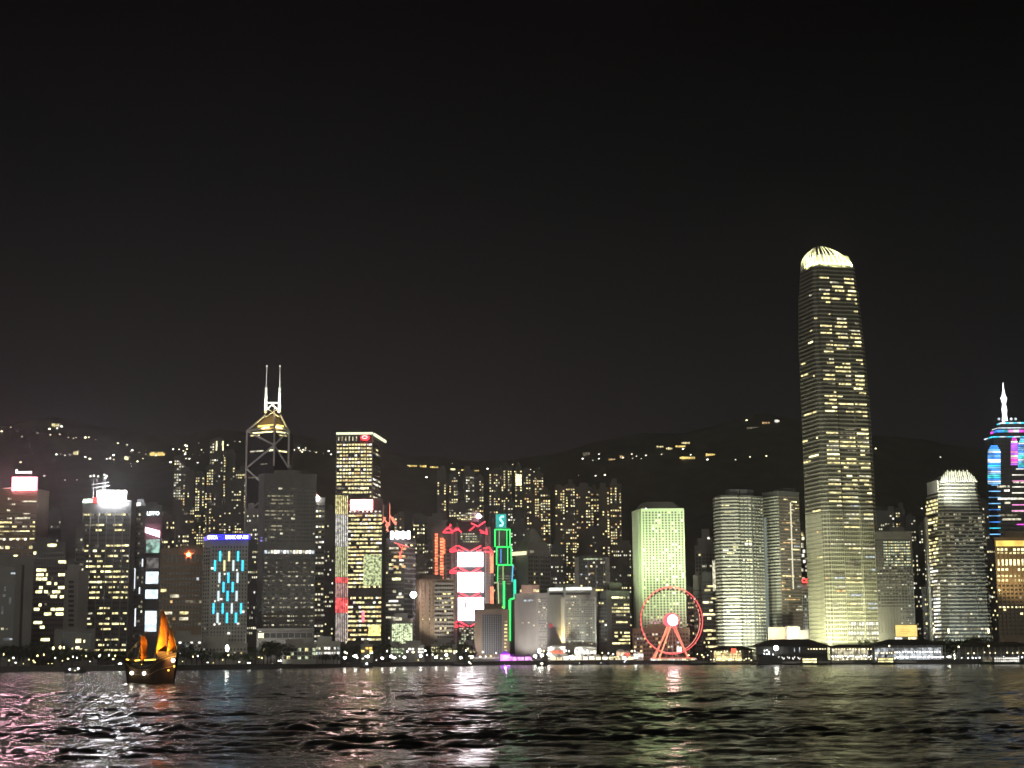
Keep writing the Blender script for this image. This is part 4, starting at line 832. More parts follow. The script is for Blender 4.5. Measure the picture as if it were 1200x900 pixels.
# ------------------------------------------------------------------ right of the tallest tower
b = Bld('tapered_bank_block', 'grey tower with bright upper floors and blank crown, right of the tallest tower', [(1025, 1480), (1068, 1480)], 625, M['grey_stone'], cat='office building')
b.bands(0, 634, 742, rows=32, h=.3, t=.4); b.fins(0, 634, 742, 12, w=.35, t=.5)
b.win(0, 633.5, 664, 12, rows=9, lit=.9, pal='green', hf=.45, wf=.8, contrast=.2, u0=.22, u1=.95); b.win(0, 664, 690, 12, rows=8, lit=.4, pal='grey', hf=.4); b.win(0, 690, 712, 12, rows=6, lit=.1, pal='dim', hf=.4); b.win(0, 712, 732, 8, rows=6, lit=.8, pal='grey', hf=.4, u0=.62)
b.done()
b = Bld('sign_podium', 'yellow glowing billboard building at the foot of the grid lit grey tower', [(1049, 1400), (1075, 1400)], 732, M['concrete'], depth=14, cat='building', roof=False)
b.panel(0, 1049.5, 1074.5, 732.5, 746, emit('sign_amber', (1, .75, .22), 1.3, .15, .12), 'illuminated_sign', .5); b.spotwin(0, 1053, 748, 8, 2, 'w', .6); b.spotwin(0, 1069, 748, 9, 2, 'yb', .6)
mb = MB()
for r, w_ in ((738, 10), (740, 13), (742, 8)): q = P(1061, r, 1399); mb.box(q.x - w_ * .33, q.x + w_ * .33, 1399.2, 1399.4, q.z - .2, q.z + .2, emit('sign_line', (.9, .55, .12), .8))
mb.build('sign_line', b.root)['kind'] = 'stuff'; b.done()
unit2 = [(-.80, -1), (-.42, -1.05), (-.40, -.98), (.40, -.98), (.42, -1.05), (.80, -1), (1, -.78), (1, .8), (-1, .8), (-1, -.78)]
S = Loft('finned_tower', 'shorter tower with a stepped white lit crown of fins, right of the tallest tower', 1120, 1480, [(560, 1093, 1140), (579, 1091, 1141), (580, 1090, 1142.5), (603, 1089, 1146), (604, 1088.5, 1148), (700, 1091, 1154), (765, 1093, 1158)], unit2, wallmat('finned_glass', (.10, .10, .10), rough=.4), rot=R(6))
fr_ = [k for k in range(len(unit2)) if S.nrm(*S.edge(k)).y < -.1]
mb = MB(); z0, z1 = S.z(750), S.z(562); nf = 44; dz = (z1 - z0) / nf
for r in range(nf + 1):
    zc = z0 + dz * r
    for k in fr_: A, B = S.edge(k, zc); mb.slab(A, B, zc - dz * .2, zc + dz * .2, S.nrm(A, B), .01, .5, M['panel_metal'])
mb.build('cladding', S.root)
bigk = max(fr_, key=lambda k: (S.edge(k)[1] - S.edge(k)[0]).length)
for ya, yb_, l_, p_ in ((562, 566, .2, 'green'), (582, 600, .6, 'yellow'), (604, 612, .7, 'yellow'), (612, 640, .35, 'yellow'), (640, 662, .8, 'yellow'), (662, 690, .5, 'pale'), (690, 748, 1.1, 'white')):
    S.win(bigk, ya, yb_, 11, rows=zr(ya, yb_) * 92 // 92 if False else max(1, round((S.z(ya) - S.z(yb_)) / dz)), lit=l_, pal=p_, run=True, hf=.5, wf=.95, dark=None, off=.7, contrast=.5)
for k in fr_:
    if k != bigk: S.win(k, 600, 748, max(1, int((S.edge(k)[1] - S.edge(k)[0]).length / 3.2)), rows=34, lit=.3, pal='grey', dark=None, off=.7)
S.done(100)
A, B = S.edge(bigk, S.z(568)); n_ = S.nrm(A, B); d = (B - A).normalized(); L = (B - A).length
MB().slab(A + d * .5, B - d * .5, S.z(575), S.z(560.5), n_, .6, 1.4, M['white_metal']).build('crown_wall', S.root)
MB().slab(A + d * 4, B - d * 4, S.z(583), S.z(580.5), n_, .8, 1.2, LIT['g']).build('light_band', S.root)
for sx_ in (1091.5, 1143.5):
    MB().box(P(sx_ - 1.4, 660, 1480).x, P(sx_ + 1.4, 660, 1480).x, 1490, 1496, GZ, S.z(605 if sx_ < 1100 else 640), M['white_metal']).build('corner_pier', S.root)
hw, x0 = S.at(S.z(562)); zz0 = S.z(560)
for i_, f in enumerate(np.linspace(-.86, .86, 17)):
    a = (x0 + f * hw, 1487, zz0 - 3); hgt = S.z(546.5) - S.z(560); k = abs(f); top = (x0 + f * hw * .88, 1490, zz0 + hgt * (.78 if k < .62 else .62 - (k - .62) * 1.6) * (1 if k > .5 or i_ % 2 else .82))
    MB().tube(a, top, 1.1 if k > .6 else .65, .45, fm, 5).build('crown_fin', S.root)
MB().box(x0 - hw * .5, x0 + hw * .5, 1494, 1500, zz0, zz0 + hgt * .7, wallmat('crown_core', (.75, .75, .62))).build('crown_core', S.root)
for px_ in (1103, 1130): spot(P(px_, 575, 1462), P(1117, 556, 1490), 1.1e5, (1, 1, .78), 120, .8, name='crown_floodlight')
spot(P(1117, 585, 1445), P(1117, 567, 1480), 6.5e5, (.95, 1, .85), 62); spot(P(1120, 772, 1400), P(1120, 720, 1480), 1.7e6, (.88, 1, .88), 70, .9); spot(P(1060, 760, 1400), P(1092, 660, 1490), 9e6, (1, 1, .85), 50, .9)
b = Bld('slim_dark_tower', 'slim dark tower with pale light strips squeezed beside the finned tower', [(1146, 1500), (1160, 1500)], 660, M['dark_stone'])
b.win(0, 670, 750, 4, lit=.2, pal='cool'); b.done()
# spire tower
def spire_tower():
    Y = 1780
    b = Bld('spire_tower', 'dark tower with rainbow coloured light columns and a glowing white spire, far right', [(1155, 1800), (1164, Y), (1212, Y), (1222, 1800)], 513, M['dark_stone'], depth=36, roof=False)
    cols_ = [emit('led_' + n_, c, 1.5, .6, .12) for n_, c in (('blue', (.05, .3, 1)), ('cyan', (.05, .75, .95)), ('sky', (.2, .55, 1)), ('teal', (.1, .8, .75)), ('white', (.8, .9, 1)))]
    mag = [emit('led_' + n_, c, 1.6, .5, .12) for n_, c in (('magenta', (1, .08, .8)), ('violet', (.55, .15, 1)), ('rose', (1, .3, .7)), ('pale', (1, .95, .8)))]
    def col(x0, x1, y0, y1, step, pal_, hh, e_=1):
        y = y0
        while y < y1:
            t = (y - y0) / (y1 - y0); w_ = 1 if y > y0 + 6 else .55 + .075 * (y - y0)
            xm = (x0 + x1) / 2; b.panel(e_, xm - (xm - x0) * w_, xm + (x1 - xm) * w_, y, y + hh, random.choice(pal_), 'light_bar', .5); y += step
    col(1157.5, 1172.5, 522, 566, 2.3, cols_, 1.7, 0 if False else 1); col(1158.5, 1172.5, 568, 632, 7.2, cols_[:3], 1.0)
    col(1184.5, 1192.5, 512, 544, 2.4, mag, 1.9); col(1193, 1204, 514, 548, 2.4, cols_, 1.8); col(1186, 1206, 549, 600, 7, mag[2:], 1.2); col(1187, 1206, 614, 616, 4, mag[:1], 1.2)
    b.win(1, 515, 640, 12, rows=26, lit=.05, pal='pale', run=True)
    c = b.c; P2 = lambda f: [c + (p - c) * f for p in b.poly]
    mb = MB(); mb.prism(P2(1.0), b.z1 + .002, b.z(494), M['dark_stone'], top=P2(.52)); mb.prism(P2(.50), b.z(494) + .01, b.z(489), M['dark_stone'], top=P2(.30)); mb.build('roof', b.root)
    def eave(f, py, th, mats):
        poly = P2(f); z = b.z(py)
        for k in range(3):
            A, B = poly[k], poly[k + 1]; n_ = b.nrm(A, B); nn = 6 if k == 1 else 2
            for j in range(nn): MB().slab(A + (B - A) * j / nn, A + (B - A) * (j + .97) / nn, z - th / 2, z + th / 2, n_, .1, .8, mats[(j + k) % len(mats)]).build('eave_light', b.root)
    eave(1.03, 512, 1.1, [cols_[4], cols_[1]]); eave(.80, 504.5, 2.6, [mag[0], cols_[0], cols_[1], mag[2], cols_[4]]); eave(.74, 500.5, .8, [cols_[4]]); eave(.56, 494, 1.4, [cols_[1], cols_[4]])
    sm = emit('spire_white', (.93, .9, 1), 3.2); mb = MB(); q = lambda py: Vector((P(1178.5 + (py - 447) * .05, py, Y + 8).x, Y + 18, P(1178, py, Y + 8).z))
    for ya, yb_, r0, r1 in ((492, 483, 3.2, 2.4), (483, 478, 2.6, 3.0), (478, 472, 3.0, 1.9), (472, 465, 1.9, 3.6), (465, 462, 3.6, 2.2), (462, 455, 2.0, 1.0), (455, 446.5, 1.0, .25)): mb.tube(q(ya), q(yb_), r0, r1, sm, 8)
    mb.build('spire', b.root)
    for x in (1170.5, 1185, 1190): MB().ball(P(x, 491, Y + 5), 1.5, cols_[4], 6, 4).build('finial', b.root)
    b.done()
spire_tower()
b = Bld('gold_lit_block', 'dark block with a golden lit top and two storey arcade, at the right edge', [(1165, 1430), (1215, 1430)], 632, M['brown_stone'], cat='office building')
b.panel(0, 1167, 1214, 633.5, 640, emit('crown_amber', (1, .68, .14), 1.6, .3, .1), 'crown_band', .5)
for r, (y, h_) in enumerate(((644, 2.6), (648, 2), (659, 7), (667.5, 2.5), (675, 2.2), (680, 2.6))):
    for k in range(10):
        if random.random() < .92: b.spotwin(0, 1170.5 + k * 4.6, y, 2.9 if r != 2 else 2.2, h_, 'yb' if r in (0, 2, 3) else 'y', .3)
b.win(0, 684, 745, 10, rows=13, lit=.08, pal='yellow', wf=.6); b.fins(0, 640, 745, 10, w=.8, t=.9)
for k in range(9): b.spotwin(0, 1172 + k * 4.6, 711.5, 2.5, 1.6, 'yb', .3)
b.done(); spot(P(1190, 690, 1405), P(1190, 660, 1430), 2.5e5, (1, .72, .3), 140)

# ------------------------------------------------------------------ second row of office towers
second = [ # name-free list: left, right, top, Y, wall, pal, lit, label
 (55, 72, 600, 1500, 'dark_stone', 'cool', .12, 'thin dark tower with a lit antenna edge right of the brown billboard tower'),
 (190, 205, 606, 1480, 'residential_grey', 'yellow', .2, 'narrow dark apartment tower right of the pink billboard tower'),
 (206, 222, 622, 1560, 'residential_grey', 'yellow', .25, 'apartment tower seen just above the broad dark block beacon'),
 (289, 304, 598, 1500, 'grey_stone', 'pale', .4, 'small pale ringed tower between the blue barred hotel and braced tower'),
 (286, 303, 640, 1420, 'dark_stone', 'pale', .3, 'dark block with sparkling windows between the hotel and the grey slab'),
 (376, 394, 640, 1560, 'dark_stone', 'pale', .2, 'dark tower with small lights filling the gap left of the gold tower'),
 (381, 393, 600, 1650, 'residential_grey', 'yellow', .1, 'dim slender tower close beside the striped light slab'),
 (484, 498, 605, 1800, 'residential_grey', 'yellow', .3, 'apartment tower with green yellow crown lights behind the neon sign tower'),
 (497, 512, 640, 1760, 'dark_stone', 'pale', .35, 'dark tower of small bright windows left of the orange neon columns'),
 (487, 500, 655, 1720, 'grey_stone', 'grey', .4, 'pale striped block peeping over the brown slab'),
 (500, 520, 607, 1850, 'grey_stone', 'dim', .08, 'blocky grey tower top above the orange neon columns'),
 (578, 592, 640, 1800, 'residential_grey', 'yellow', .2, 'dim tower behind the left side of the green outlined tower'),
 (602, 618, 612, 1850, 'residential_grey', 'pale', .16, 'dark tower rising behind the sloping crowned tower'),
 (645, 662, 640, 1800, 'residential_grey', 'pale', .25, 'dark tower with pale flecks left of the pale framed tower'),
 (716, 740, 640, 1780, 'residential', 'pale', .35, 'terraced apartment block with strings of lights left of the white grid tower'),
 (716, 740, 668, 1720, 'dark_stone', 'green', .3, 'dark block with green lights behind the angular harbour block'),
 (803, 815, 690, 1700, 'dark_stone', 'yellow', .2, 'dark block hidden behind the right side of the big wheel'),
 (838, 850, 640, 1780, 'dark_stone', 'pale', .1, 'dark tower behind the curved corner of the banded tower'),
 (1022, 1036, 600, 1750, 'residential_grey', 'pale', .25, 'apartment tower behind the right edge of the tallest tower'),
 (1068, 1082, 640, 1560, 'dark_stone', 'pale', .3, 'dark tower with pale strips right of the grid lit grey tower'),
 (1080, 1093, 690, 1500, 'dark_stone', 'yellow', .3, 'small dark block against the left pier of the finned tower'),
 (1146, 1158, 590, 1700, 'residential_grey', 'pale', .2, 'thin tower between the finned tower and the spire tower'),
 (1156, 1166, 640, 1600, 'dark_stone', 'yellow', .25, 'dark strip of tower left of the golden topped block'),
 (20, 45, 660, 1480, 'dark_stone', 'dim', .1, 'dark tower hidden behind the gate shaped office'),
]
for x0, x1, y0, Y_, wm, pal_, l_, lb in second:
    b = Bld('city_tower', lb, [(x0, Y_), (x1, Y_)], y0, M[wm], depth=25); b.win(0, y0 + 4, 745, max(3, int((x1 - x0) / 2.3)), fh=4.2, lit=l_, pal=pal_, wf=.6, hf=.4, dark=None)
    b.done(60)
# ------------------------------------------------------------------ hillside apartment towers
res = [(192, 204, 612, 1800, 'above the broad dark block, left of its beacon'), (215, 228, 594, 1850, 'left of a tight group above the red star beacon'), (228, 241, 600, 1900, 'directly above the red star beacon'), (254, 271, 597, 1880, 'standing over the blue roof sign'), (272, 286, 606, 1860, 'over the right end of the blue roof sign'),
 (212, 228, 552, 2150, 'low on the slope between golden villa and braced tower'), (229, 240, 556, 2150, 'beside the slope block under the twin light strips'), (242, 256, 547, 2200, 'under the twin vertical light strips'), (246, 262, 516, 2350, 'highest left of the braced tower, with twin vertical light strips'), (262, 276, 532, 2300, 'right of the twin light strips, high on the slope'), (276, 289, 552, 2200, 'touching the left edge of the braced tower'), (240, 256, 574, 2050, 'middle of the slope above the blue roof sign'), (268, 286, 572, 2050, 'just left of the braced tower at mid height'), (204, 216, 536, 2350, 'by the golden villa on the ridge'),
 (512, 523, 552, 2250, 'left below the orange ridge lights'), (526, 537, 556, 2250, 'below the middle of the orange ridge lights'), (543, 556, 552, 2250, 'above the left mast of the bank screens'), (556, 567, 560, 2150, 'above the magenta beacon'), (573, 586, 552, 2250, 'above the turquoise lantern box, left'), (587, 600, 548, 2250, 'above the turquoise lantern box, right'), (603, 612, 548, 2200, 'with a bright lit top storey, right of the lantern box'), (613, 625, 552, 2150, 'right of the bright topped hillside tower'), (626, 637, 556, 2150, 'left of the golden apartment group'), (614, 626, 580, 1950, 'in front, with orange windows left of the golden group'), (633, 645, 576, 1950, 'with green yellow windows left of the golden group'),
 (650, 662, 571, 1900, 'first of the golden apartment group'), (662.5, 674, 569, 1905, 'second of the golden apartment group'), (674.5, 692, 572, 1900, 'third of the golden apartment group'), (692, 702, 575, 1950, 'dim gap tower in the golden apartment group'), (702, 714, 573, 1900, 'brightest right pair of the golden group, left one'), (714.5, 728, 568, 1900, 'rightmost and tallest of the golden group'), (660, 676, 610, 1840, 'in front under the golden apartment group'), (686, 702, 622, 1840, 'over the pale framed tower'),
 (1036, 1048, 600, 1850, 'above the grid lit grey tower, left'), (1049, 1060, 597, 1870, 'above the grid lit grey tower, with an orange topmost lamp'), (1061, 1073, 606, 1850, 'above the grid lit grey tower, right'), (1076, 1089, 618, 1820, 'left of the finned tower crown'), (462, 474, 604, 1950, 'behind the blazing roof sign'), (535, 548, 590, 1900, 'behind the magenta beacon'), (592, 604, 592, 1900, 'beside the turquoise lantern box')]
for x0, x1, y0, Y_, lb in res:
    gz = GZ if Y_ < 1960 else hill(P((x0 + x1) / 2, 700, Y_).x, Y_) - 4
    warm = 'golden' in lb and 'villa' not in lb
    b = Bld('apartment_tower', 'dark apartment tower ' + lb, [(x0, Y_), (x1, Y_)], y0, M['residential' if warm else 'residential_grey'], depth=18, base=gz, cat='apartment tower', group='apartment towers on the slope')
    bot = min(720, y0 + (90 if Y_ < 1960 else 50)); nc_ = max(3, int((x1 - x0) / 2.6))
    b.win(0, y0 + 3, bot, nc_, rows=int((bot - y0) / 3.3), lit=.42 if warm else .3, pal='resid' if warm or random.random() < .6 else 'pale', wf=.62, hf=.55, dark=None, contrast=.9, colvar=True)
    if 'twin vertical light strips' in lb and 'highest' in lb:
        for x in (254, 262): b.panel(0, min(x, 261.5) - .8, min(x, 261.5) + .5, 507 + 10, 528, LIT['yb'], 'light_strip', .6)
    if 'lit top storey' in lb: b.panel(0, 604.5, 611, 556, 569, LIT['yb'], 'stair_window', .6)
    b.done(60)
# villas and street lamps on the hills
def villa(px, py, wpx, hpx, mat, lb, grp=None):
    q = on_hill(px, py); k = q.y / FPX; w_, h_ = wpx * k, hpx * k; o = thing('villa', lb, 'villa', q, grp); x0, x1 = q.x - w_ / 2, q.x + w_ / 2; y = q.y
    MB().box(x0, x1, y - 6, y + 8, q.z - h_ / 2 - 6, q.z + h_ / 2, M['concrete']).build('wall', o); MB().prism([Vector((x0 - 1, y - 7)), Vector((x1 + 1, y - 7)), Vector((x1 + 1, y + 9)), Vector((x0 - 1, y + 9))], q.z + h_ / 2 + .01, q.z + h_ / 2 + 1.6, M['black_roof'], top=[Vector((x0 + 1, y)), Vector((x1 - 1, y)), Vector((x1 - 1, y + 2)), Vector((x0 + 1, y + 2))]).build('roof', o)
    n_ = max(2, int(wpx / 2.0))
    for j in range(n_):
        xx = x0 + w_ * (j + .5) / n_; hh = h_ * random.uniform(.35, .9); MB().box(xx - w_ / n_ * .36, xx + w_ / n_ * .36, y - 6.5, y - 6.01, q.z - hh / 2, q.z + hh / 2, mat).build('window', o)
vy = emit('villa_gold', (1, .72, .2), 1.7, .6, .15)
villa(185, 533, 18, 7, vy, 'long golden lit villa on the dark slope between the two screen towers')
for x, y, w_, h_, m_, lb in ((90, 532, 6, 7, LIT['y'], 'small yellow lit villa above the far left billboard'), (149, 538, 5, 7, LIT['yb'], 'yellow lit house left of the golden villa'), (66, 499, 9, 5, LIT['y'], 'cluster house on the far left hilltop'),
 (484, 546.5, 10, 2.6, vy, 'orange lit terrace at the left end of the ridge row'), (496, 547, 8, 3.4, vy, 'orange lit terrace second in the ridge row'), (509, 548, 10, 2.6, vy, 'orange lit terrace right of the gold office tower ridge'), (531, 550.5, 6, 2.6, LIT['yb'], 'short yellow house in the ridge row above the bank'), (545, 551.5, 9, 2.4, vy, 'orange house in the ridge row above the bank'), (558, 552, 7, 2.4, vy, 'last orange house of the ridge row above the magenta beacon'),
 (583, 561, 11, 5, emit('house_salmon', (1, .42, .25), .8, .5, .1), 'salmon lit house above the turquoise lantern box'), (592, 554, 8, 3, LIT['d'], 'dim roof above the salmon lit house'), (687, 533, 8, 5, LIT['d'], 'dim house left on the central ridge'), (717, 539, 8, 2.4, LIT['o'], 'orange house on the central ridge above the golden apartments'), (728, 536, 4, 4, LIT['o'], 'small orange house above the rightmost golden apartment tower'),
 (773, 524, 8, 2.2, LIT['y'], 'first sloping light row on the peak'), (784, 526, 8, 3, LIT['y'], 'second sloping light row on the peak'), (797, 524, 12, 3.5, vy, 'broad golden house on the peak'), (803, 519.5, 10, 2.4, LIT['y'], 'topmost golden house on the peak'), (805, 537, 18, 3.4, vy, 'long golden house below the peak'), (832, 533.5, 11, 4, vy, 'short golden house right of the long golden house'),
 (882, 502, 14, 2.2, LIT['d'], 'dim terrace beside the bright hilltop light'), (897, 496, 9, 3, LIT['o'], 'dim orange house left of the bright hilltop light'), (910, 494, 6, 4, LIT['w'], 'bright white light on the hilltop left of the tallest tower')):
    villa(x, y, w_, h_, m_, lb)
lampm = {k: MB().ball((0, 0, 5), 1.25, emit('hill_lamp_' + k, c, s_), 6, 4).tube((0, 0, 0), (0, 0, 4.6), .12, .1, M['dark_metal'], 4).mesh('street_lamp') for k, c, s_ in (('warm', (1, .82, .5), 9.0), ('pale', (1, .95, .85), 8), ('dim', (1, .9, .7), 3.0))}
pts = [(random.gauss(cx0, sx0), random.gauss(cy0, sy0)) for cx0, cy0, sx0, sy0, n0 in ((60, 512, 35, 6, 8), (150, 535, 20, 5, 10), (232, 532, 26, 7, 16), (262, 560, 22, 9, 18), (222, 584, 18, 7, 10), (540, 560, 30, 8, 18), (605, 560, 22, 7, 16), (360, 529, 16, 2, 6), (722, 537, 22, 3, 7), (800, 528, 16, 5, 10), (1060, 602, 22, 5, 8)) for _ in range(n0)] + [(2, 506), (33, 506), (44, 508), (59, 510), (58, 503), (61, 498), (66, 497), (67, 502), (70, 509), (72, 500), (80, 513), (86, 514), (90, 514), (96, 512), (100, 513), (104, 513), (112, 516), (128, 516), (138, 520), (141, 520), (149, 522), (56, 532), (66, 533), (71, 533), (76, 534), (82, 534), (92, 528), (100, 536), (105, 538), (125, 538), (129, 538), (133, 539), (140, 539), (153, 530), (155, 528), (160, 527), (163, 531), (161, 541), (171, 529), (154, 547), (24, 542), (52, 558), (76, 563), (90, 563), (196, 527), (203, 527), (210, 527), (215, 529), (217, 522), (219, 526), (226, 525), (233, 520), (275, 518), (281, 518), (284, 518), (289, 518), (209, 541), (212, 538), (218, 538), (200, 542), (213, 537), (222, 538), (262, 535), (266, 538), (270, 539), (275, 537), (283, 541), (216, 560), (230, 566), (236, 567), (243, 566), (250, 565), (256, 562), (262, 563), (271, 561), (279, 562), (284, 561), (345, 528), (350, 525), (354, 530), (358, 526), (363, 529), (367, 528), (371, 526), (375, 530), (379, 532), (341, 529), (388, 533), (391, 529), (478, 546), (517, 549), (683, 538), (695, 540), (702, 533), (702, 538), (746, 535), (757, 534), (826, 537), (829, 539), (862, 539), (879, 536), (898, 535), (875, 493), (1026, 526), (1047, 526), (1065, 526), (1090, 531), (1102, 536), (513, 561), (517, 575), (522, 568), (534, 560), (538, 579), (548, 575), (548, 560), (665, 556), (678, 558), (698, 558), (709, 557), (610, 540 + 12), (615, 551), (622, 551), (635, 552), (632, 549)]
for x, y in pts:
    q = on_hill(x, y); o = bpy.data.objects.new('hillside_lamp', lampm[random.choice(('warm', 'pale', 'dim', 'warm'))]); COL.objects.link(o); k = random.uniform(.9, 1.5); o.scale = (k, k, k); o.location = q - Vector((0, 0, 5 * k)); tag(o, 'small street lamp shining on a dark hillside road', 'street lamp', 'street lamps on the hillside')
# ------------------------------------------------------------------ trees on the waterfront
def tree_mesh(seed, h=12.0, r=5.5):
    rnd = random.Random(seed); t = MB(); t.tube((0, 0, 0), (rnd.uniform(-.4, .4), 0, h * .45), .38, .24, M['bark'], 7)
    for k in range(5): a = k * 1.3 + rnd.random(); t.tube((0, 0, h * rnd.uniform(.3, .42)), (math.cos(a) * r * .55, math.sin(a) * r * .55, h * rnd.uniform(.55, .75)), .17, .05, M['bark'], 5)
    c = MB(); cl = [(Vector((rnd.gauss(0, r * .42), rnd.gauss(0, r * .42), h * rnd.uniform(.42, .9))), r * rnd.uniform(.25, .5)) for _ in range(11)]
    for cc, cr in cl:
        for _ in range(75):
            v = Vector((rnd.gauss(0, 1), rnd.gauss(0, 1), rnd.gauss(0, .8))).normalized() * cr * rnd.uniform(.55, 1.08); p = cc + v; s_ = rnd.uniform(.25, .55)
            u = Vector((rnd.gauss(0, 1), rnd.gauss(0, 1), rnd.gauss(0, 1))).normalized(); w_ = u.orthogonal().normalized(); c.quad([p - u * s_, p + w_ * s_ * .6, p + u * s_, p - w_ * s_ * .6], M['leaf'])
    return t.mesh('trunk'), c.mesh('crown')
TM = [tree_mesh(k) for k in range(5)]
def tree(px, top, dist, lb, grp):
    z = P(px, top, dist).z; h = z - GZ; s_ = h / 11.0; x = P(px, top, dist).x; tm, cm = random.choice(TM)
    o = thing('waterfront_tree', lb, 'tree', (x, dist, GZ + .15), grp); o.rotation_euler = (0, 0, random.random() * 6.28); k = s_ * random.uniform(.95, 1.15); o.scale = (k, k, s_)
    for nm, me_ in (('trunk', tm), ('crown', cm)): a = bpy.data.objects.new(nm, me_); COL.objects.link(a); a.parent = o
zones = [(-6, 78, 9, 753, 763, 1175, 'dark leafy tree in the high grove at the far left quay', 'trees of the far left grove'), (70, 150, 15, 762, 768, 1150, 'small dark tree on the quay left of the junk', 'trees on the quay left of the junk'),
 (205, 240, 6, 755, 766, 1225, 'dark round tree in front of the low block right of the junk', 'trees by the low quay block'), (240, 305, 9, 762, 768, 1225, 'small dark tree below the blue barred hotel', 'trees below the blue barred hotel'), (306, 331, 5, 751, 757, 1240, 'large dark tree at the foot of the grey slab tower', 'large trees at the grey slab'), (345, 400, 8, 766, 771, 1275, 'small clipped tree by the terrace building', 'trees by the terrace building'),
 (402, 460, 7, 754, 762, 1500, 'dark tree before the gold lit offices', 'trees before the gold offices'), (470, 555, 13, 753, 761, 1560, 'dark tree before the brown slab and pavilion', 'trees before the brown slab'), (690, 745, 6, 762, 768, 1625, 'small tree among stalls left of the big wheel', 'trees left of the wheel'), (835, 860, 4, 762, 766, 1450, 'dark bush like tree right of the big wheel', 'trees right of the wheel'),
 (1082, 1165, 13, 746, 756, 1400, 'dark tree behind the pier below the finned tower', 'trees behind the right pier'), (1005, 1045, 4, 752, 757, 1400, 'dark tree at the foot of the tallest tower', 'trees at the tallest tower')]
for x0, x1, n_, t0, t1, Y_, lb, gr in zones:
    for k in range(n_): tree(x0 + (x1 - x0) * (k + random.uniform(.2, .8)) / n_, random.uniform(t0, t1), Y_ + random.uniform(-8, 12), lb, gr)
tree(783 + 0 * 1, 770, 1560, 'small tree under the big wheel', 'tree under the wheel')
# ------------------------------------------------------------------ promenade lamps
def lamp_parts(k, c, s_, r):
    return MB().tube((0, 0, 0), (0, 0, 6), .14, .09, M['dark_metal'], 6).mesh('pole'), MB().ball((0, 0, 6.2), r, emit('lamp_' + k, c, s_), 8, 5).mesh('lamp_head')
LP = {'w': lamp_parts('white', (1, .96, .84), 9, .55), 'y': lamp_parts('yellow', (1, .85, .35), 7, .55), 'B': lamp_parts('bright', (1, 1, .9), 30, 1.25), 'c': lamp_parts('cool', (.85, .95, 1), 5, .46), 'r': lamp_parts('red', (1, .12, .06), 5, .6), 'g': lamp_parts('green', (.75, 1, .45), 4, .55)}
def lamp(px, kind, lb, gr, dy=9, s_=1.0, py=None):
    Y_ = shore(px) + dy; x = gx(px, Y_)
    o = thing('promenade_lamp', lb, 'street lamp', (x, Y_, GZ + .15), gr); o.scale = (s_, s_, s_)
    if py: o.scale = (s_, s_, (P(px, py, Y_).z - GZ) / 6.2)
    for nm, me_ in zip(('pole', 'lamp_head'), LP[kind]): a = bpy.data.objects.new(nm, me_); COL.objects.link(a); a.parent = o
segs = [(0, 140, 24, 'wyywy', 'globe lamp on the quay left of the junk'), (212, 330, 14, 'wyyw', 'globe lamp on the quay below the blue barred hotel'), (332, 480, 30, 'wwgwy', 'globe lamp on the quay below the gold offices'), (482, 585, 24, 'wyww', 'globe lamp on the quay before the brown slab'), (622, 745, 34, 'wwyw', 'globe lamp among the stalls left of the wheel'), (805, 865, 16, 'yywo', 'yellow lamp on the quay right of the wheel')]
for x0, x1, n_, kk, lb in segs:
    for k in range(n_):
        x = x0 + (x1 - x0) * (k + random.uniform(.1, .9)) / n_; kd = random.choice(kk); lamp(x, kd if kd in LP else 'y', lb, 'lamps: ' + lb, random.choice((6, 10, 16, 24, 40)), random.choice((.5, .6, .75, .9, 1.2, 1.5)), random.uniform(762.5, 774) + (4.5 if x < 330 else 2 if x < 420 else 0))
for x, y in ((328, 774.5), (337, 774.8), (384, 770), (416.5, 769), (431, 769.5), (458.5, 769.5), (462, 771), (493, 769), (511, 770.5), (523, 768), (404, 771), (448, 771.5), (474, 770.5), (540, 771), (553, 770), (292, 777), (141, 778), (627, 769), (668, 770), (745, 771), (1014, 769), (1112, 770), (635, 768), (632, 763), (643, 767), (266, 760)): lamp(x, 'B', 'large blinding white promenade lamp on the quay', 'blinding promenade lamps', 12, .95 if x < 600 else 1.25, y)
for x, y in ((309, 761.5), (62, 760), (70, 759), (41, 776.5), (1096, 738.5), (1113, 739.5), (1160, 739.5)): lamp(x, 'y', 'warm lamp glowing among dark waterfront trees', 'warm lamps among trees', 30, 1.3, y)
# ------------------------------------------------------------------ stalls, tents, pavilions
def tent(px, wpx, ytop, mat, lb, grp, wallm, dy=14, cat='stall'):
    Y_ = shore(px) + dy; k = mpp(Y_); x = gx(px, Y_); w_ = wpx * k; zt = P(px, ytop, Y_).z; ze = GZ + .15 + (zt - GZ) * .62; o = thing('market_stall', lb, cat, (x, Y_, GZ + .15), grp); d = 3.0
    bs = [Vector((x - w_ / 2, Y_ - d)), Vector((x + w_ / 2, Y_ - d)), Vector((x + w_ / 2, Y_ + d)), Vector((x - w_ / 2, Y_ + d))]; c = Vector((x, Y_))
    MB().prism([c + (p - c) * 1.08 for p in bs], ze, zt, M['tent_cloth'] if mat is None else mat, top=[c + (p - c) * .08 for p in bs]).build('canopy', o)
    for p in bs: MB().tube((p.x, p.y, GZ + .15), (p.x, p.y, ze), .1, .1, M['steel'], 5).build('post', o)
    MB().box(x - w_ * .46, x + w_ * .46, Y_ + 1.6, Y_ + 1.9, GZ + .6, ze - .2, wallm).build('back_wall', o); MB().box(x - w_ * .46, x + w_ * .46, Y_ - d + .2, Y_ - d + .8, GZ + .15, GZ + 1.15, M['brown_stone']).build('counter', o)
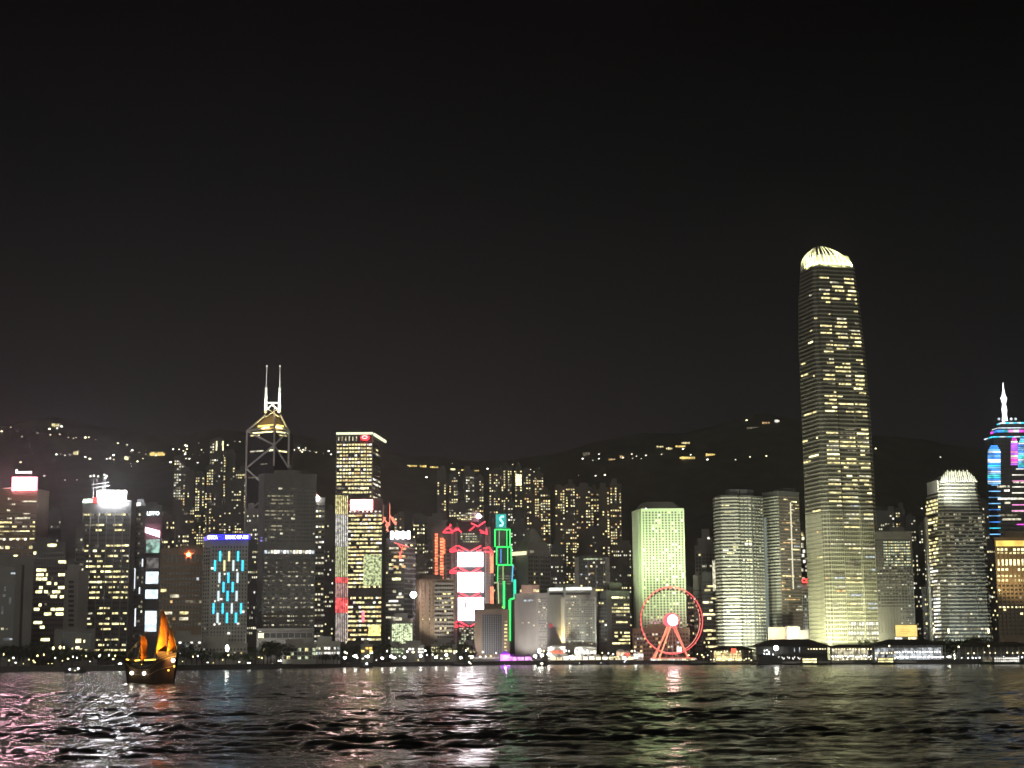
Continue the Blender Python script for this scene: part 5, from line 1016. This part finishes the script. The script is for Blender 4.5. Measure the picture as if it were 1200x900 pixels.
sw1, sw2 = emit('stall_white', (1, .95, .78), 2.4, .6, .4), emit('stall_cream', (1, .85, .5), 1.9, .7, .4); pu = emit('stall_purple', (.62, .15, 1), 4.5, .4, .3); pk2 = emit('stall_pink', (.95, .4, .95), 1.8, .6, .4)
for k in range(13): tent(648 + k * 7.6, 6.2, 766.5 + random.uniform(-1, 1), None, 'small white fair stall with glowing interior in the row left of the wheel', 'fair stalls left of the wheel', random.choice((sw1, sw2)))
for x, w_, y, m_, lb in ((592, 12, 762, pu, 'glowing purple tent, brightest of the purple group'), (601, 9, 766, pk2, 'small pink violet tent right of the brightest purple tent'), (610, 8, 766.5, pk2, 'violet tent in the middle of the fair, left of the floodlamp'), (619, 8, 766, pk2, 'last violet tent before the blinding lamps')):
    tent(x, w_, y, wallmat('purple_cloth', (.35, .12, .55)), lb, 'purple fair tents', m_)
d_ = bpy.data.lights.new('tent_lamp', 'POINT'); d_.energy = 1.2e4; d_.color = (.6, .15, 1); d_.shadow_soft_size = .6; o_ = bpy.data.objects.new('tent_lamp', d_); COL.objects.link(o_); o_.location = (gx(593, 1560), shore(593) + 6, 7)
for x, y0, w_, mt_, lb in ((652, 758, 20, emit('awning_red', (1, .2, .1), 1.4, .6, .3), 'low red and white lit fair hall behind the stalls, left'), (686, 759, 26, LIT['w'], 'low white lit fair hall behind the stalls'), (727, 763, 10, emit('booth_peach', (1, .55, .32), 2, .4, .3), 'peach lit booth left of the big wheel'), (735, 764.5, 7, emit('booth_red', (1, .08, .05), 2, .4, .3), 'red lit booth next to the peach booth'), (748, 766, 12, LIT['w'], 'white lit ticket booth at the left foot of the wheel')):
    Y_ = shore(x) + 26; b = Bld('fair_hall', lb, [(x - w_ / 2, Y_), (x + w_ / 2, Y_)], y0, M['tent_cloth'], depth=8, cat='fair hall', roof=False)
    MB().prism([b.c + (p - b.c) * 1.06 for p in b.poly], b.z1 + .01, b.z1 + 1.6, M['tent_cloth'], top=[b.c + (p - b.c) * .4 for p in b.poly]).build('roof', b.root); n_ = max(2, w_ // 4)
    for k in range(int(n_)): b.spotwin(0, x - w_ / 2 + w_ * (k + .5) / n_, (y0 + 769) / 2 + .5, w_ / n_ * .75, 3.6, mt_, .3)
    b.done()
for x, y0, w_, n_, lb, pal_ in ((480, 758, 34, 9, 'long low white windowed pavilion on the quay before the brown slab', 'w'), (520, 757, 30, 6, 'low pavilion with yellow glowing panels before the brown slab', 'yb'), (548, 757.5, 18, 5, 'small pavilion with yellow signs left of the gridded harbour hall', 'yb'), (466, 758, 16, 5, 'little pavilion with green yellow windows below the glass cube', 'g'), (430, 757, 14, 3, 'orange gold glowing pavilion under the gold office', 'o')):
    Y_ = shore(x) + 60; b = Bld('quay_pavilion', lb, [(x - w_ / 2, Y_), (x + w_ / 2, Y_)], y0, M['concrete'], depth=10, cat='pavilion')
    for k in range(n_):
        for r in (0, 1):
            if random.random() < .8: b.spotwin(0, x - w_ / 2 + w_ * (k + .5) / n_, y0 + 2.6 + r * 3.4, w_ / n_ * .7, 2.3, pal_ if pal_ != 'o' else emit('pavilion_gold', (1, .62, .12), 2.2, .6, .4), .3)
    b.done()
b = Bld('covered_walk', 'long pale covered walkway on the quay under the gridded harbour hall', [(553, shore(570) + 20), (586, shore(570) + 24)], 769.5, M['pale_stone'], depth=6, cat='shelter', roof=False); b.panel(0, 554, 585, 770.2, 772, emit('walk_light', (1, .85, .8), .7, .3, .3), 'light_strip', .3); b.bands(0, 769.5, 773, rows=2, h=.15, t=1.0); b.done()
# ------------------------------------------------------------------ the big wheel
def wheel():
    cx_, cyy, Y = 786.5, 727, 1535.0; c = P(cx_, cyy, Y); Rr = 38.6 * mpp(Y); Rx = Rr * .955; root = thing('big_wheel', 'red lit observation wheel with a blazing hub on the waterfront', 'observation wheel', (c.x, Y, GZ + .15))
    th = math.acos(.955)  # seen slightly from the side
    u = Vector((math.cos(th), math.sin(th), 0)); ax = Vector((-math.sin(th), math.cos(th), 0)); V = lambda a, r, off=0: c + u * (math.cos(a) * r) + Vector((0, 0, math.sin(a) * r)) + ax * off
    red = emit('rim_red', (1, .10, .10), 2.0); red2 = emit('rim_coral', (1, .30, .24), 1.5); N = 56
    for off, mt_, r in ((-1.6, red, 1.0), (1.6, red2, .965)):
        mb = MB()
        for k in range(N): mb.tube(V(k / N * 6.2832, Rr * r, off), V((k + 1) / N * 6.2832, Rr * r, off), .42, .42, mt_, 6)
        mb.build('rim', root)
    sp_ = emit('spoke_red', (.9, .2, .16), .55)
    for k in range(28): MB().tube(V(k / 28 * 6.2832, 3, 0), V(k / 28 * 6.2832, Rr * .97, 0), .1, .1, sp_, 4).build('spoke', root)
    gm = M['dark_metal']; gl = wallmat('gondola_glass', (.08, .06, .06), rough=.2)
    for k in range(42):
        a = k / 42 * 6.2832; p = V(a, Rr * .985, 0); g = MB().ball(p - Vector((0, 0, 1.5)), 1.15, gl, 8, 6, sz=1.05).build('gondola', root, True)
        sub('hanger', MB().tube(p, p - Vector((0, 0, .5)), .12, .12, gm, 4).mesh('hanger'), g)
    hub = MB().tube(c - ax * 4.2, c + ax * 4, 4.7, 4.7, emit('hub_white', (1, .52, .56), 48), 20).build('hub', root)
    sub('hub_ring', MB().tube(c - ax * 3.6, c + ax * 3.0, 6.6, 6.6, emit('hub_rose', (1, .12, .16), 1.8), 20).mesh('hub_ring'), hub)
    l1, l2 = emit('leg_red', (1, .22, .15), 1.7), emit('leg_orange', (1, .34, .18), 1.8)
    for x, off, mt_ in ((763, -9, l1), (767.5, 9, l2), (805.5, -9, l1), (809, 9, l1), (771, -9, l2)): 
        f = P(x, 767, Y); MB().tube(c + ax * (.4 * off), (f.x, Y + off, GZ + 1), .62, .72, mt_, 6).build('leg', root)
    for x in (779, 787, 794): f = P(x, 767, Y); MB().tube(c + ax * -3, (f.x, Y - 6, GZ + 1), .25, .3, emit('cable_rose', (.9, .35, .3), .5), 5).build('cable', root)
    MB().box(P(762, 767, Y).x, P(812, 767, Y).x, Y - 11, Y + 11, GZ + .16, GZ + 2.0, M['steel']).build('platform', root)
    mb = MB(); a0, a1 = P(761, 768, Y).x, P(813, 768, Y).x; mb.box(a0, a1, Y - 12, Y - 11.6, GZ + 2.2, GZ + 2.7, l1); mb.build('light_rail', root)
    for k in range(20): x = a0 + (a1 - a0) * (k + .5) / 20; MB().box(x - .62, x + .62, Y - 11.5, Y - 11.1, GZ + .3, GZ + 1.9, random.choice((LIT['y'], LIT['w'], LIT['p']))).build('window', root)
    q = P(796, 761, Y - 8); MB().box(q.x - 2, q.x + 2, Y - 9, Y - 6, q.z - 2.5, q.z + 2.2, LIT['w']).build('boarding_cabin', root)
wheel()
# ------------------------------------------------------------------ ferry piers on the right
def pier(name, lb, x0, x1, yr, ye, Y, rows_, dark=False, d=26):
    a, c = P(x0, ye, Y), P(x1, ye, Y); root = thing(name, lb, 'ferry pier', ((a.x + c.x) / 2, Y, GZ)); ze = a.z * .5 + c.z * .5; zr_ = P((x0 + x1) / 2, yr, Y).z; X0, X1 = a.x, c.x
    MB().box(X0, X1, Y, Y + d, .9, GZ - .4, M['concrete']).build('deck', root)
    for k in range(max(3, int((X1 - X0) / 9))): x = X0 + 1 + (X1 - X0 - 2) * k / max(2, int((X1 - X0) / 9) - 1); MB().tube((x, Y + .8, -2), (x, Y + .8, .9), .5, .5, M['seawall_stone'], 7).build('pile', root)
    bs = [Vector((X0 - 1.5, Y - 1.5)), Vector((X1 + 1.5, Y - 1.5)), Vector((X1 + 1.5, Y + d)), Vector((X0 - 1.5, Y + d))]; w_ = X1 - X0; ins = min(w_ * .25, 14)
    MB().prism(bs, ze, zr_, M['black_roof'], top=[Vector((X0 + ins, Y + d * .4)), Vector((X1 - ins, Y + d * .4)), Vector((X1 - ins, Y + d * .6)), Vector((X0 + ins, Y + d * .6))]).build('roof', root)
    MB().box(X0 + .5, X1 - .5, Y + 7, Y + 8, GZ - .39, ze - .01, M['dark_stone'] if dark else M['grey_stone']).build('wall', root)
    n_ = max(3, int(w_ / 4.5))
    for k in range(n_ + 1): x = X0 + .4 + (w_ - .8) * k / n_; MB().box(x - .22, x + .22, Y, Y + .44, GZ - .39, ze - .01, M['dark_metal'] if dark else M['pale_stone']).build('column', root)
    MB().box(X0, X1, Y - .3, Y + 6.9, (GZ - .4 + ze) / 2 - .2, (GZ - .4 + ze) / 2 + .2, M['dark_metal'] if dark else M['pale_stone']).build('upper_floor', root)
    return root, X0, X1, ze, Y
def plights(rt, X0, X1, z, Y, n_, mat, r=.5, jit=.3, p=1.0, nm='lamp'):
    for k in range(n_):
        if random.random() < p: MB().ball((X0 + (X1 - X0) * (k + .5) / n_ + random.uniform(-.5, .5), Y - .6, z + random.uniform(-jit, jit)), r * random.uniform(.7, 1.2), mat, 6, 4).build(nm, rt)
plw = emit('pier_white', (.95, .98, 1), 5); ply = emit('pier_yellow', (1, .86, .5), 4)
rt, X0, X1, ze, Y = pier('ferry_pier', 'lit yellow pier hall with thin roof left of the dark ferry pier', 832, 884, 757, 761.5, 1395, 2, False)
plights(rt, X0, X1, ze - 1.2, Y, 14, ply, .45, .5, .8); plights(rt, X0, X1, GZ + 1.2, Y, 18, ply, .5, .8, .9)
MB().box(X0 + 4, X1 - 10, Y + 6.4, Y + 6.8, GZ, ze - 1.5, emit('hall_glow', (1, .8, .36), 1.3, .8, .3)).build('lit_hall', rt)
for x in (858, 861): q = P(x, 757, Y - 1); MB().box(q.x - 1, q.x + 1, Y - 2, Y - 1.6, q.z - 6, q.z - 2, emit('sign_red3', (1, .15, .08), 2)).build('red_sign', rt)
rt, X0, X1, ze, Y = pier('ferry_terminal', 'large dark ferry terminal with a broad black hip roof under the tallest tower', 887, 972, 748.8, 757.5, 1335, 2, True, 40)
MB().ball(P(909.5, 759.5, 1331), 1.9, emit('terminal_white', (1, 1, .9), 26), 10, 6).build('floodlamp', rt); 
for x, y in ((896, 762.5), (899, 762), (901, 764), (895.5, 766), (898.5, 766.5), (901.5, 766.2), (906, 767)): MB().ball(P(x, y, Y - .8), .55, plw, 6, 4).build('lamp', rt)
for x, h_ in ((931, 3), (937, 4)): q = P(x, 761.5, Y - .8); MB().box(q.x - .3, q.x + .3, Y - 1, Y - .6, q.z - h_ / 2, q.z + h_ / 2, LIT['c']).build('window', rt)
for k in range(9): q = P(913 + k * 3.1, 769 + (k % 3) * .8, Y - .9); MB().tube(q, q + Vector((.9 if k % 2 else -.6, 0, -1.5)), .28, .28, LIT['w'], 5).build('rail_glow', rt)  # glow added to pale railing pieces, which are no lamps
MB().box(P(888, 765, Y).x, P(915, 765, Y).x, Y - 4, Y - .4, 1, P(900, 771, Y).z, M['dark_metal']).build('pontoon', rt)
plights(rt, P(945, 760, Y).x, P(972, 760, Y).x, P(955, 760.6, Y).z, Y, 8, ply, .5, .1)
rt, X0, X1, ze, Y = pier('ferry_pier', 'pier with dark roof and mixed yellow and white lights below the tallest tower', 974, 1022, 755, 758.5, 1330, 2)
plights(rt, X0, X1, ze - 1.5, Y, 14, ply, .5, .3); plights(rt, X0, X1, GZ + 3.2, Y, 16, plw, .55, .8); plights(rt, X0, X1, GZ + 1.0, Y, 9, ply, .45, .4)
MB().box(X0 + 2, X1 - 2, Y + 6.4, Y + 6.8, GZ, ze - 1, emit('pier_glow', (1, .9, .6), .7, .8, .3)).build('lit_hall', rt)
rt, X0, X1, ze, Y = pier('ferry_pier', 'long pier sparkling with a double row of cold white lights, right', 1024, 1108, 749, 756, 1315, 2)
plights(rt, P(1050, 765, Y).x, X1 - 4, P(1075, 764, Y).z, Y, 18, plw, .62, .25); plights(rt, P(1050, 765, Y).x, X1 - 2, P(1075, 770, Y).z, Y, 22, plw, .66, .3); plights(rt, X0, P(1050, 765, Y).x, P(1035, 765, Y).z, Y, 8, ply, .55, .6); plights(rt, X0, P(1050, 765, Y).x, P(1035, 771.5, Y).z, Y, 6, ply, .55, .4)
MB().box(X0 + 2, X1 - 2, Y + 6.4, Y + 6.8, GZ, ze - 2, emit('pier_cold_glow', (.9, .95, 1), .55, .8, .3)).build('lit_hall', rt)
rt, X0, X1, ze, Y = pier('ferry_pier', 'last pier with sparse warm lamps below the golden topped block', 1124, 1215, 752, 757.5, 1305, 2)
plights(rt, X0, X1, P(1160, 765, Y).z, Y, 14, ply, .5, .5, .8); plights(rt, X0, X1, P(1180, 770.5, Y).z, Y, 22, plw, .55, .4, .8)
for x, y in ((1123.5, 758), (1042, 757), (1158.5, 757)): q = P(x, y, 1300); MB().tube((q.x, 1300, 2), q, .2, .12, M['steel'], 5).ball(q, .75, ply, 6, 4).build('mast_light', rt)
rt2 = None
for x0, x1, y0, lb in ((862, 890, 772, 'low lit landing stage left of the ferry terminal'),):
    pass
# ------------------------------------------------------------------ boats
def hull(mb, L, B_, H, mt_, bow=.8, sheer=.8):
    """hull along +x, waterline at z = 0"""
    st = []
    for i in range(13):
        t = i / 12; w_ = B_ / 2 * (1 - max(0, (t - .55) / .45) ** 2 * .97) * (.75 + .25 * min(1, t / .2)); z = H * (1 + sheer * (abs(t - .42) ** 2) * 2.2); x = L * (t - .5) ; st.append((x, w_, z))
    for (x0, w0, z0), (x1, w1, z1) in zip(st, st[1:]):
        for s_ in (-1, 1):
            mb.quad([(x0, s_ * w0 * .7, -.6), (x1 * .97, s_ * w1 * .7, -.6), (x1, s_ * w1, z1), (x0, s_ * w0, z0)][::s_], mt_)
        mb.quad([(x0, -w0, z0 - .45), (x1, -w1, z1 - .45), (x1, w1, z1 - .45), (x0, w0, z0 - .45)], mt_)
    x, w_, z = st[0]; mb.quad([(x, w_, z), (x, w_ * .7, -.6), (x, -w_ * .7, -.6), (x, -w_, z)], mt_); x, w_, z = st[-1]; mb.quad([(x, -w_, z), (x * .97, -w_ * .7, -.6), (x * .97, w_ * .7, -.6), (x, w_, z)], mt_); return mb
def place(root, x, y, rz): root.location = (x, y, 0); root.rotation_euler = (0, 0, rz)
def local(name, mb, parent, smooth=False):
    me_ = mb.mesh(name)
    if smooth: me_.polygons.foreach_set('use_smooth', [True] * len(me_.polygons))
    o = bpy.data.objects.new(name, me_); COL.objects.link(o); o.parent = parent; return o
def junk():
    Yj = 545.0; k = mpp(Yj); c = P(178, 770, Yj); root = thing('sailing_junk', 'wooden sailing junk with three glowing orange sails, left on the water', 'sailing boat', (c.x, Yj, 0))
    hw_ = M['hull_wood']; mb = MB(); L = 60 * k * 1.02; Zp = lambda py: P(178, py, Yj).z; Xp = lambda px: (px - 178) * k
    # profile along x: bow left, high stern right
    prof_ = [(146, 770, .3), (148.5, 773.5, 1.2), (153, 778, 2.1), (160, 781.5, 2.6), (170, 783, 2.9), (179, 781, 3.0), (184, 775, 3.0), (190, 771, 2.9), (199, 767, 2.7), (208, 764.5, 2.3)]
    for (xa, ya, wa), (xb, yb_, wb) in zip(prof_, prof_[1:]):
        for s_ in (-1, 1):
            f = .72
            q4 = [(Xp(xa) * .86, s_ * wa * .5, -.7), (Xp(xb) * .86, s_ * wb * .5, -.7), (Xp(xb), s_ * wb, Zp(yb_)), (Xp(xa), s_ * wa, Zp(ya))]; mb.quad(q4[::-s_] if s_ > 0 else q4, hw_)
        mb.quad([(Xp(xa), -wa, Zp(ya) - .7), (Xp(xb), -wb, Zp(yb_) - .7), (Xp(xb), wb, Zp(yb_) - .7), (Xp(xa), wa, Zp(ya) - .7)], hw_)
    for (xa, ya, wa) in (prof_[0], prof_[-1]): mb.quad([(Xp(xa), -wa, Zp(ya)), (Xp(xa) * .86, -wa * .5, -.7), (Xp(xa) * .86, wa * .5, -.7), (Xp(xa), wa, Zp(ya))], hw_)
    local('hull', mb, root)
    mb = MB(); mb.box(Xp(186), Xp(203), -2.2, 2.2, Zp(770), Zp(763.5), hw_).box(Xp(150), Xp(162), -1.2, 1.2, Zp(775), Zp(772), hw_); local('cabin', mb, root)
    mb = MB()
    for (xa, ya, wa), (xb, yb_, wb) in zip(prof_, prof_[1:]): mb.tube((Xp(xa), -wa, Zp(ya) + .8), (Xp(xb), -wb, Zp(yb_) + .8), .07, .07, hw_, 5).tube((Xp(xa), -wa, Zp(ya)), (Xp(xa), -wa, Zp(ya) + .8), .06, .06, hw_, 4)
    local('railing', mb, root)
    mb = MB(); pale = wallmat('wale_paint', (.22, .14, .08))
    for (xa, ya, wa), (xb, yb_, wb) in zip(prof_[1:], prof_[2:]):
        for f_ in (.12, .45): mb.tube((Xp(xa) * (1 - .14 * f_), -wa * (1 - .5 * f_) - .05, Zp(ya) * (1 - f_)), (Xp(xb) * (1 - .14 * f_), -wb * (1 - .5 * f_) - .05, Zp(yb_) * (1 - f_)), .13, .13, pale, 5)
    local('wale', mb, root)
    mb = MB()
    for (x_a, y_a), (x_b, y_b) in (((146, 770), (166.7, 746)), ((166.7, 746), (189, 713)), ((189, 713), (199.5, 736)), ((199.5, 736), (208, 765)), ((166.7, 748), (160, 780)), ((189, 716), (180, 779)), ((189, 716), (196, 768))): mb.tube((Xp(x_a), 0, Zp(y_a)), (Xp(x_b), 0, Zp(y_b)), .05, .05, wallmat('rope', (.3, .25, .18)), 4)
    local('rigging', mb, root)
    for x, yt, dy in ((166.5, 745, 0), (189, 712, .4), (199.3, 735, -.3)): local('mast', MB().tube((Xp(x), dy, 1), (Xp(x) + .2, dy, Zp(yt)), .2, .09, hw_, 7), root)
    cl = M['sail_cloth']
    def sail(xs_, ys_):
        """xs_: (y, left, right) rows; a cloth seen nearly edge on, bellied and battened"""
        mb = MB(); cols_ = 7; vv = []
        rows_ = []
        for j in range(len(xs_) - 1):
            (ya, la, ra), (yb_, lb_, rb) = xs_[j], xs_[j + 1]
            for s_ in range(4): t = s_ / 4; rows_.append((ya + (yb_ - ya) * t, la + (lb_ - la) * t, ra + (rb - ra) * t))
        rows_.append(xs_[-1])
        for r, (y, l, rr_) in enumerate(rows_):
            for c_ in range(cols_ + 1):
                t = c_ / cols_; belly = math.sin(t * math.pi) * .9 + .12 * math.sin(r * math.pi / 2); mb.v.append((Xp(l + (rr_ - l) * t), ys_ - belly + (t - .5) * 4.5, Zp(y)))
        mb.mi(cl)
        for r in range(len(rows_) - 1):
            for c_ in range(cols_): i = r * (cols_ + 1) + c_; mb.f.append((i, i + cols_ + 1, i + cols_ + 2, i + 1)); mb.m.append(0)
        o = local('sail', mb, root, True)
        mb = MB()
        for y, l, rr_ in rows_[3::4]: mb.tube((Xp(l), ys_ - 2.35, Zp(y)), (Xp(rr_), ys_ + 2.15, Zp(y)), .06, .06, hw_, 4)
        sub('batten', mb.mesh('batten'), o)
    sail([(745, 166.6, 167.2), (750, 166.3, 170.0), (757, 166.4, 170.4), (765, 167, 169.8), (769, 167, 171.0), (773.5, 167.2, 168.8)], 0)
    sail([(716, 188.4, 189.0), (723, 188.8, 191.6), (733, 188.4, 193), (745, 187.4, 193.6), (755, 185.4, 193.2), (763, 184.4, 192.6), (768, 185.5, 191)], .4)
    sail([(737, 198.6, 199.2), (744, 198.9, 201.4), (752, 198.4, 203.2), (760, 197.6, 203.8), (766, 197, 203), (769, 198, 202)], -.3)
    la = emit('deck_amber', (1, .62, .08), 5); lw_ = emit('port_white', (1, .96, .75), 14)
    for x, y, m_, r in ((157.5, 788.5, lw_, .55), (171.8, 789, lw_, .55), (169, 778.5, la, .12), (205, 774, lw_, .6), (200, 785.5, la, .28), (206.5, 781, la, .3)): local('lantern', MB().ball((Xp(x), -3.35 if y < 787 else -2.9, Zp(y)), r, m_, 8, 5), root)
    for a, c_ in (((160, 774), (166, 773.4)), ((171, 773.6), (184, 772.8)), ((195, 771.5), (204, 771)), ((150, 772.5), (153, 773))): local('light_string', MB().tube((Xp(a[0]), -2.0, Zp(a[1])), (Xp(c_[0]), -2.0, Zp(c_[1])), .2, .2, la, 5), root)
    for x, tx, ty, e_ in ((168, 168.5, 760, 12000), (190, 190, 745, 26000), (206, 200, 753, 19000)):
        spot((c.x + Xp(x) - .5, Yj - 9, Zp(777)), (c.x + Xp(tx), Yj, Zp(ty)), e_, (1, .55, .12), 70, .8, .2, name='sail_light')
    spot((c.x + Xp(200), Yj - 5, Zp(772)), (c.x + Xp(203), Yj, Zp(783)), 1500, (1, .4, .1), 90, .8, .2, name='stern_light')
junk()
def small_boat(px, Y_, Lm, lb, lights, rz=0, roof=True, cat='boat'):
    c = P(px, 775, Y_); root = thing('small_boat', lb, cat, (c.x, Y_, 0)); root.rotation_euler = (0, 0, rz); hm = wallmat('boat_hull', (.06, .06, .07), rough=.4); local('hull', hull(MB(), Lm, Lm * .24, 1.3, hm), root)
    if roof: mb = MB().box(-Lm * .28, Lm * .12, -Lm * .08, Lm * .08, .9, 3.0, wallmat('boat_cabin', (.25, .25, .25))); local('cabin', mb, root); local('canopy', MB().box(-Lm * .32, Lm * .2, -Lm * .1, Lm * .1, 3.01, 3.2, M['dark_metal']), root)
    for x, z, m_, r in lights: local('lamp', MB().ball((x * Lm, -Lm * .11, z), r, m_, 6, 4), root)
pr, pg_ = emit('nav_red', (1, .1, .05), 6), emit('nav_green', (.1, 1, .3), 5)
small_boat(89, 950, 12, 'small boat with two white lamps below the billboard tower', [(-.25, 2.2, plw, .5), (.15, 2.6, plw, .6), (.0, 1.4, ply, .3)])
small_boat(430, 1240, 10, 'small dark boat with one white lamp below the gold office', [(0, 3.2, plw, .8)])
small_boat(541, 1400, 22, 'dark launch moored at the quay below the gridded hall', [(.28, 3.2, plw, .7), (.34, 2.0, ply, .5)], .1)
small_boat(635, 1380, 9, 'tiny boat with a warm lamp before the fair', [(0, 1.8, emit('boat_warm', (1, .85, .55), 9), .9)])
small_boat(734, 1500, 14, 'small boat with a curved white lamp beside the red booth', [(-.05, 4.2, plw, .7), (-.12, 2.6, plw, .5), (.1, 5.4, pr, .5)])
small_boat(815, 1400, 34, 'long dark launch moored right of the big wheel', [(-.45, 2.6, ply, .35), (.2, 3.6, ply, .3)], 3.0)
small_boat(676, 1520, 12, 'small skiff moored before the white fair stalls', [(.2, 1.6, plw, .3)])
small_boat(707, 1520, 13, 'open boat moored left of the red booth', [(-.2, 1.6, plw, .3)], .2, False)
small_boat(946, 1290, 16, 'covered kaito boat with a glowing cabin at the ferry terminal', [(.1, 2.2, ply, .4)]) 
def ferry(px, Y_, Lm, lb, mt_):
    c = P(px, 775, Y_); root = thing('ferry_boat', lb, 'ferry', (c.x, Y_, 0)); local('hull', hull(MB(), Lm, Lm * .22, 1.8, wallmat('ferry_hull', (.05, .08, .06)), sheer=.3), root)
    o = local('cabin', MB().box(-Lm * .42, Lm * .38, -Lm * .09, Lm * .09, 1.35, 5.2, M['pale_stone']), root); n_ = 12
    for k in range(n_):
        for z in (2.3, 4.2): local('window', MB().box(-Lm * .4 + Lm * .76 * k / n_, -Lm * .4 + Lm * .76 * (k + .75) / n_, -Lm * .09 - .12, -Lm * .09 - .01, z - .6, z + .6, mt_), root)
    local('roof', MB().box(-Lm * .46, Lm * .42, -Lm * .11, Lm * .11, 5.21, 5.5, M['white_metal']), root); local('funnel', MB().tube((0, 0, 5.5), (.2, 0, 7.4), 1, .8, M['dark_metal'], 10), root)
ferry(949, 1285, 14, 'small ferry with a glowing yellow cabin moored under the dark terminal roof', LIT['yb'])
ferry(1038, 1280, 15, 'small ferry with warm windows at the sparkling white pier', LIT['y'])
ferry(1165, 1262, 22, 'dark ferry with dim windows at the last pier', LIT['d'])
ferry(1180, 1235, 0.01 + 24, 'white lit ferry at the right edge pier', LIT['w'])
# ------------------------------------------------------------------ the night air
hz = bpy.data.materials.new('night_air'); hz.use_nodes = True; n = hz.node_tree; n.nodes.clear(); oo = n.nodes.new('ShaderNodeOutputMaterial'); pv_ = n.nodes.new('ShaderNodeVolumePrincipled')
pv_.inputs['Color'].default_value = (.95, .95, .97, 1); pv_.inputs['Density'].default_value = 0.00013; pv_.inputs['Anisotropy'].default_value = 0.62; n.links.new(pv_.outputs[0], oo.inputs['Volume'])
HAZE = True
if HAZE:
    o = MB().box(-2600, 2700, -200, 4200, -4, 470, hz).build('haze'); o['kind'] = 'stuff'
print('objects', len(bpy.data.objects))
for o in bpy.data.objects:
    l = o.get('label')
    if l and len(l.split()) > 15: print('LONG', len(l.split()), l)
